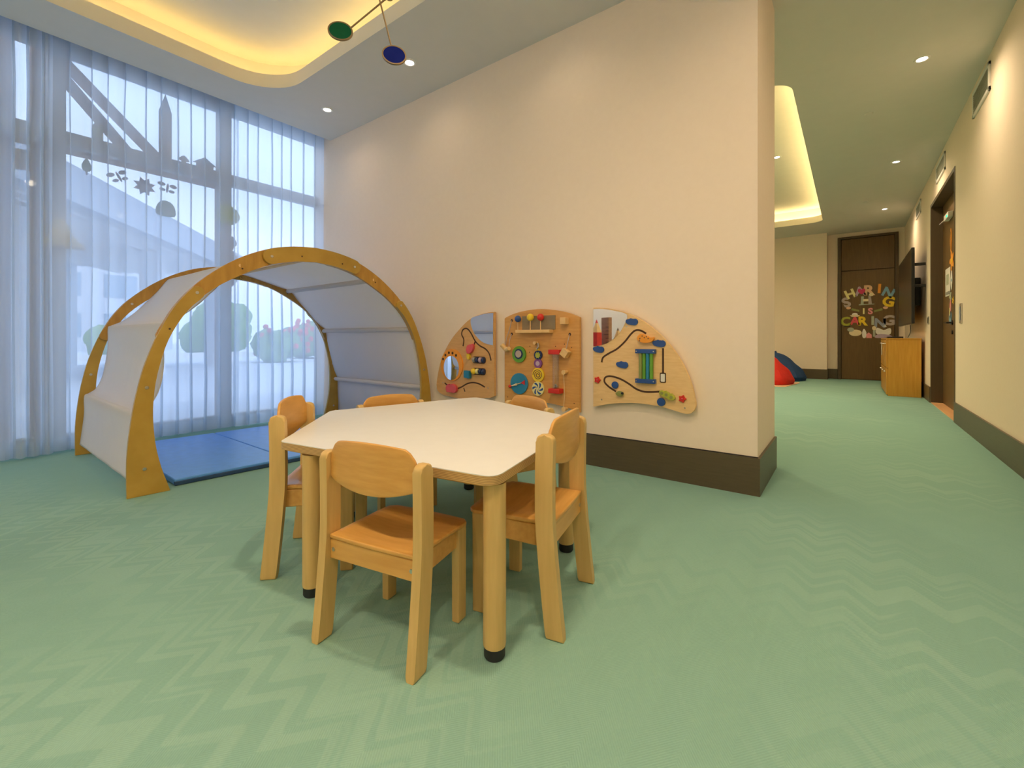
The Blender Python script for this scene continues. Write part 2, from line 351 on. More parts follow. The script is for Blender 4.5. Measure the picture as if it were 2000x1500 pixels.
# walls
g = MB(); g.box(XW - 0.05, -0.42, 2.884, 3.604, 0, H + 0.33); struct('wall_front', g, 'wall')
g = MB(); g.box(XR, XR + 0.2, YB, 6.68, 0, 3.52); g.box(XR, XR + 0.2, 8.50, 12.25, 0, 3.52); g.box(XR, XR + 0.2, 6.68, 8.50, 2.74, 3.52); struct('wall_right', g, 'wall')
g = MB(); g.box(XW, XR, YB - 0.2, YB, 0, 3.52); struct('wall_rear', g, 'wall')
g = MB(); g.box(XW - 0.2, XW, 3.604, 12.25, 0, 3.52); struct('wall_left', g, 'wall')
g = MB(); g.box(XW, -0.40, 11.90, 12.30, 0, 3.52); struct('wall_back', g, 'wall')
g = MB(); g.box(-0.40, -0.215, 12.20, 12.4, 0, 3.52); g.box(0.80, XR + 0.2, 12.20, 12.4, 0, 3.52); g.box(-0.215, 0.80, 12.20, 12.4, 3.10, 3.52); g.box(-0.6, 1.1, 12.4, 12.5, 0, 3.52); struct('wall_alcove', g, 'wall')  # last box: unseen backing added to block light behind the far door
g = MB(); g.box(XW - 0.06, XW + 0.02, YB, 2.884, 3.20, 3.52); struct('trim_2', g, 'alu')
# baseboards
BH = 0.215; BT = 0.014
g = MB(); g.box(-4.7, -0.42, 2.884 - BT, 2.884, 0, BH); struct('baseboard_front', g, 'base')
g = MB(); g.box(-0.42, -0.42 + BT, 2.884 - BT, 3.604, 0, BH); struct('baseboard_end', g, 'base')
g = MB(); g.box(XR - BT, XR, YB, 6.68, 0, BH); struct('baseboard_right', g, 'base')
g = MB(); g.box(XR - BT, XR, 8.50, 12.2, 0, BH); struct('baseboard_right', g, 'base')
g = MB(); g.box(XW, -0.40, 11.9 - BT, 11.9, 0, BH); g.box(-0.40, -0.40 + BT, 11.9 - BT, 12.2, 0, BH); g.box(-0.40, -0.215, 12.2 - BT, 12.2, 0, BH); struct('baseboard_back', g, 'base')
# thin black strip drawn for the shadow gap capping the main baseboard
g = MB(); g.box(-4.7, -0.42 + 0.003, 2.884 - 0.003, 2.884, BH, BH + 0.006); struct('trim_3', g, 'rubber')

# far door
g = MB(); g.box(-0.205, 0.795, 12.24, 12.30, 0.0, 3.09); d1 = struct('door_1', g, 'doorwood')
p = MB(); p.box(-0.150, 0.740, 12.19, 12.245, 0.01, 2.345, 0.004); p.build('lower_panel', 'doorwood', d1)
p = MB(); p.box(-0.150, 0.740, 12.19, 12.245, 2.36, 3.04, 0.004); p.build('upper_panel', 'doorwood', d1)
for nm, b in (('jamb', (-0.21, -0.155, 12.15, 12.24, 0, 3.09)), ('jamb', (0.745, 0.80, 12.15, 12.24, 0, 3.09)), ('head', (-0.155, 0.745, 12.15, 12.24, 3.045, 3.09))):
    p = MB(); p.box(*b, 0.004); p.build(nm, 'doorframe', d1)
p = MB(); p.tube([(-0.10, 12.19, 1.15), (-0.10, 12.14, 1.15), (0.01, 12.135, 1.15)], 0.01, 8); p.build('handle', 'blackp', d1)
# side door in the right wall (pair of leaves set back in a dark frame)
g = MB(); g.box(XR + 0.16, XR + 0.199, 6.72, 8.46, 0.0, 2.70); d2 = struct('door_2', g, 'doorframe')
for nm, b in (('jamb', (XR - 0.006, XR + 0.2, 8.44, 8.50, 0, 2.74)), ('jamb', (XR - 0.006, XR + 0.2, 6.68, 6.72, 0, 2.74)), ('head', (XR - 0.006, XR + 0.2, 6.72, 8.44, 2.695, 2.74))):
    p = MB(); p.box(*b, 0.003); p.build(nm, 'doorframe', d2)
p = MB(); p.box(XR + 0.115, XR + 0.16, 7.588, 8.435, 0.012, 2.69, 0.003); lf = p.build('leaf', 'doorwood', d2)
p = MB(); p.box(XR + 0.115, XR + 0.16, 6.725, 7.582, 0.012, 2.69, 0.003); p.build('leaf', 'doorwood', d2)
p = MB(); p.tube([(XR + 0.115, 7.70, 1.09), (XR + 0.065, 7.70, 1.09), (XR + 0.06, 7.86, 1.09)], 0.011, 8); p.lathe([(0, 0), (0.028, 0), (0.028, 0.012), (0, 0.012)], (XR + 0.103, 7.70, 1.09), 16, Matrix.Rotation(PI / 2, 4, 'Y')); p.build('handle', 'blackp', lf)
p = MB(); p.lathe([(0, 0), (0.026, 0), (0.026, 0.014), (0, 0.014)], (XR + 0.101, 7.70, 0.97), 16, Matrix.Rotation(PI / 2, 4, 'Y')); p.build('lock', 'blackp', lf)
p = MB(); p.box(XR - 0.004, XR + 0.116, 6.72, 8.44, 0, 0.010); p.build('threshold', 'threshold', d2)

# window wall: five bays, each with mullion, transom, sill and panes
MY = [-2.95, -1.74, -0.53, 0.68, 1.893]
ends = [YB] + MY + [2.884]
for i in range(6):
    y0, y1 = ends[i], ends[i + 1]
    w = MB(); w.box(XW - 0.04, XW + 0.03, y0, y1, 2.46, 2.575, 0.004); win = struct('window_%d' % (i + 1), w, 'alu')
    p = MB(); p.box(XW - 0.05, XW + 0.04, y0, y1, 0.0, 0.12, 0.004); p.build('bottom_rail', 'alu', win)
    if i < 5:
        p = MB(); p.box(XW - 0.07, XW + 0.05, y1 - 0.052, y1 + 0.052, 0.0, 3.2, 0.004); p.build('mullion', 'alu', win)
    p = MB(); p.box(XW - 0.008, XW - 0.002, y0, y1, 0.12, 2.46); p.build('pane', 'glass', win)
    p = MB(); p.box(XW - 0.008, XW - 0.002, y0, y1, 2.575, 3.2); p.build('pane', 'glass', win)

# ------------------------------------------------------------------ curtains
def curtain(y0, y1, pitch, fold, amp, label, seed, xc=-4.93):
    rnd = random.Random(seed); path = []; y = y0
    while y < y1 - 0.01:
        L = min(pitch * rnd.uniform(0.8, 1.2), y1 - y)
        a = amp * rnd.uniform(0.6, 1.2)
        for k in range(7):
            t = k / 7; path.append((xc + a * math.sin(t * PI) - 0.006, y + L * t))
        y += L
        fd = fold * rnd.uniform(0.6, 1.3)
        if y < y1 - 0.02:
            path += [(xc + 0.004, y + fd * 0.5), (xc + 0.012, y + fd), (xc + 0.016, y + fd * .9), (xc + 0.012, y + fd * 0.1), (xc - 0.012, y - fd * 0.15), (xc - 0.016, y)]
    path.append((xc, y1))
    zs = [0.012, 0.03, 0.12, 0.5, 1.0, 1.6, 2.2, 2.8, 3.1, 3.25, 3.34]
    m = MB(); rows = []
    for z in zs:
        k = 1.0 + 0.9 * max(0, 1 - z / 1.6); row = []
        for (px, py) in path:
            wv = 0.018 * noise.noise(Vector((py * 2.2 + seed, z * 0.8, seed)))
            row.append((xc + (px - xc) * k + wv * (1.2 if z < 2 else 0.5), py + 0.012 * noise.noise(Vector((py * 6, z * 0.9, seed + 5))) * (1 if z < 3 else 0), z))
        rows.append(row)
    m.quadstrip(rows)
    o = m.build('sheer_curtain', 'sheer'); o['label'] = label; o['category'] = 'curtain'; o['group'] = 'sheer curtains along the window wall'
    h = MB(); h.quadstrip([[(x + .002, y, z) for x, y, z in rows[0]], [(x + .002, y, z) for x, y, z in rows[2]]]); h.build('hem', 'sheer', o)
    r_ = MB(); r_.quadstrip([[(x + .002, y, z) for x, y, z in rows[-3]], [(x + .002, y, z) for x, y, z in rows[-1]]]); r_.build('heading_tape', 'sheer', o)
    return o
curtain(-3.36, -1.48, 0.09, 0.035, 0.03, 'white sheer curtain panel furthest left, behind the viewer', 1)
curtain(-1.46, 0.640, 0.080, 0.012, 0.038, 'densely pleated white sheer curtain at the far left of the window', 2)
curtain(0.625, 1.975, 0.125, 0.005, 0.014, 'wide white sheer curtain behind the left side of the play tunnel', 3, -4.955)
curtain(1.935, 2.872, 0.118, 0.004, 0.012, 'narrow white sheer curtain in the corner beside the cream wall', 4, -4.915)

# ------------------------------------------------------------------ ceiling fittings
def downlight(x, y, label, z=H, power=SPOT_W, grp='recessed downlights', ang=150):
    t = thing('recessed_downlight', label, 'downlight', (x, y, z), 0, grp)
    a = MB(); a.lathe([(0.034, -0.001), (0.038, -0.006), (0.052, -0.005), (0.055, 0.0), (0.034, 0.0005)], n=24, ring=True); a.build('trim_ring', 'whitetrim', t)
    a = MB(); a.lathe([(0, -0.0025), (0.033, -0.0025), (0.033, -0.0005), (0, -0.0005)], n=20); a.build('lens', 'lamp', t)
    L = bpy.data.objects.new('lamp', bpy.data.lights.new('lamp', 'SPOT')); C.objects.link(L); L.parent = t
    L.location = (0, 0, -0.02); L.data.energy = power; L.data.color = WARM; L.data.spot_size = math.radians(ang); L.data.spot_blend = 1.0
    L.data.shadow_soft_size = 0.06
    return t
downlight(-2.912, 2.46, 'round ceiling downlight next to the blue mobile disc')
downlight(-4.17, 2.473, 'round ceiling downlight nearest the curtained window corner')
downlight(-1.65, 2.46, 'ceiling downlight above the right play panel, above the frame')
downlight(0.471, 4.946, 'nearest ceiling downlight over the corridor', power=34, ang=166)
downlight(0.477, 7.633, 'second ceiling downlight over the corridor, level with the side door', power=34, ang=166)
downlight(0.49, 10.306, 'furthest ceiling downlight over the corridor, above the tv cabinet', power=34, ang=166)
downlight(-0.40, 2.26, 'ceiling downlight over the wall end, above the frame')
for x, y, lb_ in ((0.47, 2.26, 'by the right wall just past the viewer'), (0.47, -0.43, 'by the right wall beside the viewer'), (-0.75, -0.9, 'just behind the viewer'), (-0.75, 1.0, 'above the near table leg'),
                  (-0.75, -2.9, 'by the rear wall, right of the cove'), (-2.8, -3.0, 'by the rear wall, middle'), (-4.5, -3.0, 'by the rear wall near the window')):
    downlight(x, y, 'unseen fill downlight added ' + lb_, power=(22 if y > 2 else 60), ang=172)  # unseen lamps added as fill to brighten the walls and floor
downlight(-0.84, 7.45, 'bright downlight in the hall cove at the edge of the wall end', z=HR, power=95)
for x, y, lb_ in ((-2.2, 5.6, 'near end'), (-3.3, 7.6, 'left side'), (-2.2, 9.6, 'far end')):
    downlight(x, y, 'unseen fill downlight at the ' + lb_ + ' of the hall cove, hidden by the cream wall', z=HR, power=95)  # unseen cove lamps, set strong to brighten the hall
for i, (x, y) in enumerate(((0.154, 5.829), (0.205, 9.527))):
    a = MB(); a.lathe([(0, -0.010), (0.030, -0.009), (0.036, -0.003), (0.036, 0.0), (0, 0.0)], n=20)
    o = a.build('sprinkler_cover', 'ceil'); o.location = (x, y, H)
    tag(o, ['flat round sprinkler cover nearer the viewer on the corridor ceiling', 'small round sprinkler cover far down the corridor ceiling'][i], 'sprinkler', 'sprinkler covers')
# wall grilles
for i, (y0, y1, z0, z1) in enumerate(((5.16, 5.77, 2.885, 3.115), (7.28, 7.93, 2.885, 3.10), (9.55, 10.15, 2.885, 3.10))):
    t = thing('air_grille', ['large grey air grille high on the right wall, nearest the viewer', 'grey air grille above the side door frame', 'furthest grey air grille high on the right wall above the tv'][i], 'air vent', (XR, (y0 + y1) / 2, z0), 0, 'air grilles high on the right wall')
    a = MB(); a.box(XR - 0.006, XR - 0.001, y0 + .03, y1 - .03, z0 + .03, z1 - .03); a.build('backing', 'grille', t, True)
    a = MB()
    for b in ((y0, y1, z0, z0 + .03), (y0, y1, z1 - .03, z1), (y0, y0 + .03, z0, z1), (y1 - .03, y1, z0, z1)): a.box(XR - 0.014, XR, b[0], b[1], b[2], b[3], 0.002, 1)
    a.build('frame', 'whitetrim', t, True)
    n = 9
    for k in range(n):
        z = z0 + .04 + (z1 - z0 - .08) * k / (n - 1); s_ = MB(); s_.box(XR - 0.012, XR - 0.005, y0 + .03, y1 - .03, z - .004, z + .004); s_.build('slat', 'grille', t, True)

# ------------------------------------------------------------------ mobile
t = thing('hanging_mobile', 'brass rod mobile with green and blue discs hanging below the cove', 'mobile', (-1.917, 1.44, 2.66))
a = MB(); a.tube([(-1.917, 1.44, 2.615), (-1.917, 1.44, HR)], 0.0012, 6); a.build('hanging_wire', 'steel', t, True)
G = Vector((-2.085, 1.309, 2.471)); Bc = Vector((-1.865, 1.475, 2.348)); hub = Vector((-1.913, 1.438, 2.615))
def disc(cn, m, rod_from):
    nrm = Vector((-0.75, 0.60, -0.28)).normalized(); q = nrm.to_track_quat('Z', 'Y').to_matrix().to_4x4()
    d = (rod_from - cn); d = (d - nrm * d.dot(nrm)).normalized()
    a = MB(); R_ = 0.054
    a.lathe([(R_, -0.004), (R_ + .007, -0.004), (R_ + .007, 0.004), (R_, 0.004)], cn, 36, q, ring=True)
    a.tube([tuple(cn + d * (R_ + .002)), tuple(rod_from)], 0.0042, 8)
    ring = a.build('rod', 'brass', t, True); a = MB(); a.lathe([(0, -0.003), (R_, -0.003), (R_, 0.003), (0, 0.003)], cn, 36, q)
    return a.build('disc', m, t, True)
disc(G, 'discgreen', Vector((-1.905, 1.443, 2.628)))['label'] = 'green disc'
disc(Bc, 'discblue', Vector((-1.932, 1.425, 2.665)))['label'] = 'blue disc'
a = MB(); a.tube(crom([(-1.905, 1.443, 2.628), (-1.895, 1.45, 2.634), (-1.885, 1.458, 2.628), (-1.873, 1.467, 2.632), (-1.868, 1.471, 2.66)], 5), 0.004, 8); a.build('curled_wire', 'brass', t, True)
a = MB(); a.tube([(-1.932, 1.425, 2.665), (-1.70, 1.30, 2.86), (-1.60, 1.2, 2.9)], 0.0030, 8); a.build('rod', 'brass', t, True)
a = MB(); a.tube([(-1.868, 1.471, 2.66), (-1.95, 1.6, 2.9)], 0.0030, 8); a.build('rod', 'brass', t, True)

# ------------------------------------------------------------------ play tunnel
OUT = [(1.066, 0), (1.066, .214), (1.053, .384), (1.03, .553), (.99, .739), (.924, .93), (.84, 1.1), (.715, 1.253), (.535, 1.400), (.34, 1.502), (.16, 1.548), (0, 1.562)]
INN = [(.869, 0), (.91, .137), (.938, .277), (.95, .427), (.946, .574), (.924, .721), (.874, .9), (.78, 1.071), (.647, 1.206), (.5, 1.305), (.33, 1.393), (.16, 1.440), (0, 1.456)]
def resample(P, n):
    Q = [Vector(p) for p in crom(P, 8)]; L = [0]
    for i in range(1, len(Q)): L.append(L[-1] + (Q[i] - Q[i - 1]).length)
    out = []
    for k in range(n + 1):
        d = L[-1] * k / n; j = 0
        while j < len(L) - 2 and L[j + 1] < d: j += 1
        tt = (d - L[j]) / (L[j + 1] - L[j]); out.append(Q[j].lerp(Q[j + 1], tt))
    return out
NA = 40
oR = resample(OUT, NA); iR = resample(INN, NA)
# full arch: index 0 = left foot ... 2*NA = right foot
OA = [Vector((-p.x, p.y)) for p in oR] + [Vector((p.x, p.y)) for p in oR[-2::-1]]
IA = [Vector((-p.x, p.y)) for p in iR] + [Vector((p.x, p.y)) for p in iR[-2::-1]]
def seg_poly(i0, i1, cap0, cap1):
    P = [tuple(OA[i]) for i in range(i0, i1 + 1)]
    def cap(i, sgn):
        a, b = OA[i], IA[i]; c = (a + b) / 2; ax = (a - b) / 2; tan = Vector((ax.y, -ax.x)) * sgn
        return [tuple(c + ax * math.cos(k * PI / 8) + tan * math.sin(k * PI / 8)) for k in range(1, 8)]
    if cap1: P += cap(i1, 1)
    P += [tuple(IA[i]) for i in range(i1, i0 - 1, -1)]
    if cap0: P += cap(i0, -1)[::-1]
    return P
tun = thing('play_tunnel', 'wooden arched play tunnel with white canvas cover by the window', 'play tunnel', (-3.135, 1.772, 0), math.atan2(.9968, .0801))
SH = -0.063
def TM(s, z, w): return (s + SH * w, w, z)
ia = 24; ib = 34            # end of the foot piece / of the top piece, on the left
segs = [(0, ia, 0, 1, 'outer', 'arch', 'foot_segment'), (ib, 2 * NA - ib, 1, 1, 'outer', 'arch', 'top_segment'), (2 * NA - ia, 2 * NA, 1, 0, 'outer', 'arch', 'foot_segment'),
        (ia - 6, ib + 4, 1, 1, 'inner', 'archdark', 'side_segment'), (2 * NA - ib - 4, 2 * NA - ia + 6, 1, 1, 'inner', 'archdark', 'side_segment')]
DEP = 1.53; TH = 0.021
for face in ('front', 'back'):
    for i0, i1, c0, c1, lay, m_, nm in segs:
        if face == 'front': w0, w1 = ((0, TH) if lay == 'outer' else (TH, 2 * TH))
        else: w0, w1 = ((DEP - TH, DEP) if lay == 'outer' else (DEP - 2 * TH, DEP - TH))
        a = MB(); a.prism(seg_poly(i0, i1, c0, c1), TM, w0, w1, 0.003, 2); sg = a.build(nm, m_, tun)
        ends_ = [i for i, c in ((i0, c0), (i1, c1)) if c]
        if nm == 'foot_segment': ends_ += [(3 if i0 == 0 else 2 * NA - 3), (12 if i0 == 0 else 2 * NA - 12)]
        if lay == 'inner': continue
        for i in ends_:
            c = (OA[i] + IA[i]) / 2
            wf, wb = (-0.004, 0.001) if face == 'front' else (DEP - 2 * TH - 0.004, DEP - 2 * TH + 0.0)
            if i in (3, 12, 2 * NA - 3, 2 * NA - 12) and face == 'back': wf, wb = DEP - TH - 0.004, DEP - TH
            b = MB(); b.prism(circ(c.x, c.y, 0.0095, 14), TM, wf, wb, 0.0015, 1); b.build('bolt', 'steel', sg)
    # small plug holes
    for i in (19, 30, 2 * NA - 30, NA - 2, NA + 4):
        c = OA[i] * 0.35 + IA[i] * 0.65
        w0 = -0.0008 if face == 'front' else DEP - 2 * TH - 0.0008
        if face == 'back' and i not in (30, 2 * NA - 30): w0 = DEP - TH - 0.0008
        b = MB(); b.prism(circ(c.x, c.y, 0.006, 10), TM, w0, w0 + 0.0008); b.build('plug', 'groove', tun)
rods = [(-1.0, .45), (-.865, .975), (-.49, 1.375), (0, 1.49), (.49, 1.375), (.865, .975), (1.0, .45), (-1.01, .09), (1.01, .09)]
for s_, z_ in rods:
    a = MB(); r0 = TM(s_, z_, TH); r1 = TM(s_, z_, DEP - TH)
    a.tube([r0, r1], 0.012, 10); a.build('rod', 'palewood', tun)
# cover over the rods
RR = 0.018
prof = [(-1.045, .085), (-1.030, .20), (-1.022, .33), (-1.020, .45), (-.995, .472), (-.955, .505), (-.922, .58), (-.900, .68), (-.888, .80), (-.885, .97), (-.865, .997),
        (-.80, 1.035), (-.70, 1.13), (-.60, 1.26), (-.505, 1.392), (-.47, 1.395), (-.25, 1.44), (0, 1.506), (.25, 1.455), (.47, 1.395), (.505, 1.390), (.60, 1.285),
        (.70, 1.17), (.80, 1.06), (.875, .995), (.888, .97), (.915, .83), (.945, .68), (.98, .55), (1.018, .465), (1.022, .44), (1.022, .30), (1.025, .18), (1.03, .085)]
P = crom(prof, 5); rows = []; nw = 40
for k in range(nw + 1):
    w = TH * 2 + 0.004 + (DEP - 4 * TH - 0.008) * k / nw; row = []
    for j, (s_, z_) in enumerate(P):
        near = min(abs(math.hypot(s_ - a_, z_ - b_)) for a_, b_ in rods); amp = min(1.0, max(0, near - 0.02) / 0.12)
        dn = noise.noise(Vector((w * 5 + z_ * 1.8, z_ * 1.2, s_ * 1.1))) + 0.5 * noise.noise(Vector((w * 13 - z_ * 5, z_ * 2, 3)))
        dn2 = 0.012 * amp * dn
        nx = 1 if s_ > 0 else -1
        row.append(TM(s_ + nx * dn2 * (0.4 + min(1, abs(s_))) , z_ + (0 if z_ < 1.2 else dn2), w))
    rows.append(row)
rows2 = [[(x, y, z) for x, y, z in r] for r in rows]
a = MB(); a.quadstrip(rows2); cov = a.build('canvas_cover', 'canvas', tun)
md = cov.modifiers.new('thickness', 'SOLIDIFY'); md.thickness = 0.0025; md.offset = 0
# tunnel slots where the cloth wraps the rods (a hem tube along each rod)
for s_, z_ in rods[:7]:
    if s_ == 0: continue
    a = MB(); a.tube([TM(s_, z_, TH * 2 + .004), TM(s_, z_, DEP - TH * 2 - .004)], 0.021, 12); a.build('cloth_sleeve', 'canvas', tun)

# blue folding mat inside the tunnel
mt = thing('floor_mat', 'blue folding gym mat lying inside the play tunnel', 'mat', (-3.135, 1.772, 0), math.atan2(.9968, .0801))
for k, (s0, s1) in enumerate(((-.83, -.17), (-.165, .45), (.455, .84))):
    P_ = [(s0, .075), (s1, .075), (s1, 1.46), (s0, 1.46)]
    a = MB(); a.prism(roundpoly(P_, 0.012, 3), lambda u, v, w: (u + SH * v, v, w), 0.004, 0.040, 0.008, 3); pa = a.build('mat_section', 'matblue', mt)
    a = MB(); a.prism(roundpoly([(s0 - .001, .068), (s1 + .001, .068), (s1 + .001, .09), (s0 - .001, .09)], 0.004, 2), lambda u, v, w: (u + SH * v, v, w), 0.002, 0.026, 0.003, 1); a.build('edge_binding', 'matside', pa)

# ------------------------------------------------------------------ table
tab = thing('activity_table', 'low five-sided childrens table with white laminate top and round beech legs', 'table', (-1.30, 1.38, 0))
TP = [(-1.629, .785), (-2.111, 1.271), (-1.868, 2.110), (-.945, 1.815), (-.752, .925)]
tp = roundpoly(TP, [.035, .05, .05, .05, .045], 6)
tp_in = tp
ID = lambda u, v, w: (u, v, w)
a = MB(); a.prism(tp, ID, 0.502, 0.5275, 0.0015, 1); a.build('plywood_core', 'plies', tab, True)
a = MB(); a.prism(tp, ID, 0.5275, 0.530, 0.0008, 1); a.build('tabletop', 'laminate', tab, True)
ctr = Vector((-1.40, 1.40)); inset = [tuple(Vector(p) + (ctr - Vector(p)).normalized() * 0.02) for p in tp]
a = MB(); a.prism(inset, ID, 0.494, 0.502, 0.0015, 1); a.build('underside', 'birchh', tab, True)
for (x, y) in ((-.803, .985), (-1.508, .838), (-.962, 1.66), (-2.00, 1.30), (-1.82, 1.99)):
    a = MB(); a.lathe([(0, 0.034), (.0315, 0.034), (.0325, 0.04), (.0325, 0.494), (0, 0.494)], (x, y, 0), 28); lg = a.build('leg', 'birch', tab, True)
    a = MB(); a.lathe([(0, 0.0), (.026, 0.0), (.030, 0.006), (.030, 0.036), (0, 0.036)], (x, y, 0), 28); ft = a.build('rubber_foot', 'rubber', lg, True)

# ------------------------------------------------------------------ chairs
def make_chair(label):
    t = thing('child_chair', label, 'chair', (0, 0, 0), 0, 'small beech chairs around the five-sided table')
    for sx in (-1, 1):
        # rear post: bent plank with rounded top
        cl_ = [(0.0, 0.008), (0.08, 0.0175), (0.17, 0.027), (0.25, 0.0345), (0.33, 0.040), (0.45, 0.040), (0.53, 0.038)]
        Pc = crom([(y, z) for z, y in cl_], 4); hw = 0.0265
        back = [(y - hw, z) for y, z in Pc]; front = [(y + hw, z) for y, z in Pc]
        top = [(0.038 + hw * math.copysign(abs(math.cos(k * PI / 12)) ** .75, math.cos(k * PI / 12)), 0.538 + hw * .8 * math.sin(k * PI / 12) ** .75) for k in range(0, 13)]
        poly = front + top + back[::-1]
        x0, x1 = (sx * 0.175 - 0.0145, sx * 0.175 + 0.0145)
        a = MB(); a.prism(poly, lambda u, v, w: (w, u, v), x0, x1, 0.006, 3); a.build('rear_leg', 'birch', t)
        a = MB(); fx = sx * 0.143
        a.prism(roundpoly([(.246, 0), (.290, 0), (.292, .298), (.244, .298)], .004, 2), lambda u, v, w: (w, u, v), fx - .014, fx + .014, 0.005, 2); a.build('front_leg', 'birch', t)
        a = MB(); a.prism([(.05, .236), (.248, .236), (.248, .297), (.05, .297)], lambda u, v, w: (w - sx * (u - .05) * .06, u, v), sx * .150 - .009, sx * .150 + .009, 0.003, 1); a.build('side_rail', 'birchh', t)
    a = MB(); a.box(-.1605, .1605, .026, .046, .236, .297, 0.003, 1); a.build('rear_rail', 'birchh', t)
    a = MB(); a.box(-.130, .130, .262, .280, .240, .297, 0.003, 1); a.build('front_rail', 'birchh', t)
    for sx in (-1, 1):
        a = MB(); a.lathe([(0, 0), (.006, 0), (.006, .003), (0, .003)], (sx * .146, .027, .266), 12, Matrix.Rotation(PI / 2, 4, 'X')); a.build('screw', 'steel', t)
    # seat: thin dished ply
    n = 14; top_ = []; rows = []
    for i in range(n + 1):
        v = i / n; y = .022 + .285 * v; hw = .158 + .004 * v; row = []
        if v < .12: hw -= 0
        if v > .9: hw -= .022 * ((v - .9) / .1) ** 2
        for j in range(n + 1):
            u = -1 + 2 * j / n; d = -.010 * max(0, 1 - (u / .85) ** 2) ** 1 * max(0, 1 - ((v - .42) / .45) ** 2)
            row.append((u * hw, y + (.006 * (1 - u * u) if i == n else 0), .311 + d - (.004 * v ** 6)))
        rows.append(row)
    a = MB(); a.quadstrip(rows); st = a.build('seat', 'birchh', t); md = st.modifiers.new('ply', 'SOLIDIFY'); md.thickness = .0125; md.offset = -1
    bv = st.modifiers.new('round', 'BEVEL'); bv.width = .003; bv.segments = 2; bv.limit_method = 'ANGLE'
    # backrest: curved ply, arched top with rounded shoulders, drooping lower edge
    rows = []; m_ = 24
    for k in range(m_ + 1):
        u = -1 + 2 * k / m_; x = u * .1665; au = abs(u)
        zt = .588 + .014 * (1 - u * u)
        if au > .72: zt -= .030 * ((au - .72) / .22) ** 2 if au < .94 else .030 + (au - .94) / .06 * .022
        zb = .452 + .030 * au ** 2.0
        if au > .94: zb += .004
        yb = .036 - .020 * (1 - u * u)
        rows.append([(x, yb, zb + (zt - zb) * q / 6) for q in range(7)])
    a = MB(); a.quadstrip(rows); bk = a.build('backrest', 'birchh', t); md = bk.modifiers.new('ply', 'SOLIDIFY'); md.thickness = .010; md.offset = 0
    bv = bk.modifiers.new('round', 'BEVEL'); bv.width = .003; bv.segments = 2; bv.limit_method = 'ANGLE'
    return t
def dup(root, label):
    r = root.copy(); C.objects.link(r); r['label'] = label
    for ch in list(root.children):
        c = ch.copy(); C.objects.link(c); c.parent = r
        for g_ in ch.children: d = g_.copy(); C.objects.link(d); d.parent = c
    return r
def put(o, x, y, fx, fy, sc=(1, 1, 1)):
    o.location = (x, y, 0); o.rotation_euler = (0, 0, math.atan2(-fx, fy)); o.scale = sc
ch0 = make_chair('beech child chair nearest the viewer, its back to the camera')
put(ch0, -1.090, .757, -.19, .982)
put(dup(ch0, 'taller beech chair at the right side of the white table, facing left'), -.732, 1.324, -.976, -.217, (1.0, 1.05, 1.09))
put(dup(ch0, 'taller beech chair at the left end of the table, beside the blue mat'), -1.866, .914, .71, .704, (1.0, 1.05, 1.09))
put(dup(ch0, 'beech chair behind the table in front of the play tunnel, only its top visible'), -2.096, 1.620, .959, -.283, (1, 1, .965))
put(dup(ch0, 'beech chair behind the table below the middle play panel, only its top visible'), -1.394, 2.050, -.3, -.954, (1, 1, .965))

# ------------------------------------------------------------------ wall play panels
YF = 2.840
def slab(pts, m, t, nm, y0, y1, bev=0.002, lab=None):
    a = MB(); a.prism(pts, lambda u, v, w: (u, w, v), y0, y1, bev, 2); o = a.build(nm, m, t, True)
    if lab: o['label'] = lab
    return o
def groove(pts, t, r=0.006):
    P_ = crom(pts, 5); a = MB()
    L, R_ = [], []
    for i, p in enumerate(P_):
        q0 = Vector(P_[max(i - 1, 0)]); q1 = Vector(P_[min(i + 1, len(P_) - 1)]); d = (q1 - q0).normalized(); nn = Vector((-d.y, d.x)) * r
        L.append(tuple(Vector(p) + nn)); R_.append(tuple(Vector(p) - nn))
    a.quadstrip([[(x, YF - .0012, z) for x, z in L], [(x, YF - .0012, z) for x, z in R_]])
    a.quadstrip([[(x, YF + .001, z) for x, z in L], [(x, YF - .0012, z) for x, z in L]]); a.quadstrip([[(x, YF + .001, z) for x, z in R_], [(x, YF - .0012, z) for x, z in R_]])
    return a.build('groove', 'groove', t, True)
def dot(x, z, r, m, t, nm, dep=.012, lab=None, sx=1, sz=1, n=24): return slab(circ(x, z, r, n, sx, sz), m, t, nm, YF - dep, YF - 0.0002, min(.002, dep / 3), lab)
def spacer(t, pts):
    for x, z in pts: dot_ = MB(); dot_.prism(circ(x, z, .02, 12), lambda u, v, w: (u, w, v), YF + .026, 2.884); dot_.build('spacer', 'palewood', t, True)

# left panel
b1 = thing('wall_play_panel', 'left quarter-round wooden play panel with oval orange-rimmed mirror', 'play panel', (-2.65, 2.86, .38), 0, 'wooden play panels on the cream wall')
arc1 = crom([(-2.319, 1.112), (-2.413, 1.105), (-2.576, 1.064), (-2.72, .965), (-2.832, .857), (-2.928, .712), (-2.977, .564), (-2.992, .453), (-2.950, .405), (-2.832, .382), (-2.70, .376), (-2.585, .383), (-2.481, .396), (-2.36, .408), (-2.319, .428)], 4)
slab(arc1, 'board', b1, 'panel', YF, YF + .026, .003); spacer(b1, [(-2.4, 1.0), (-2.4, .5), (-2.85, .55)])
slab(crom([(-2.327, 1.104), (-2.40, 1.102), (-2.49, 1.087), (-2.572, 1.062), (-2.563, .989), (-2.515, .917), (-2.43, .86), (-2.33, .84)], 3), 'mirror', b1, 'corner_mirror', YF - .003, YF - .0002, 0)
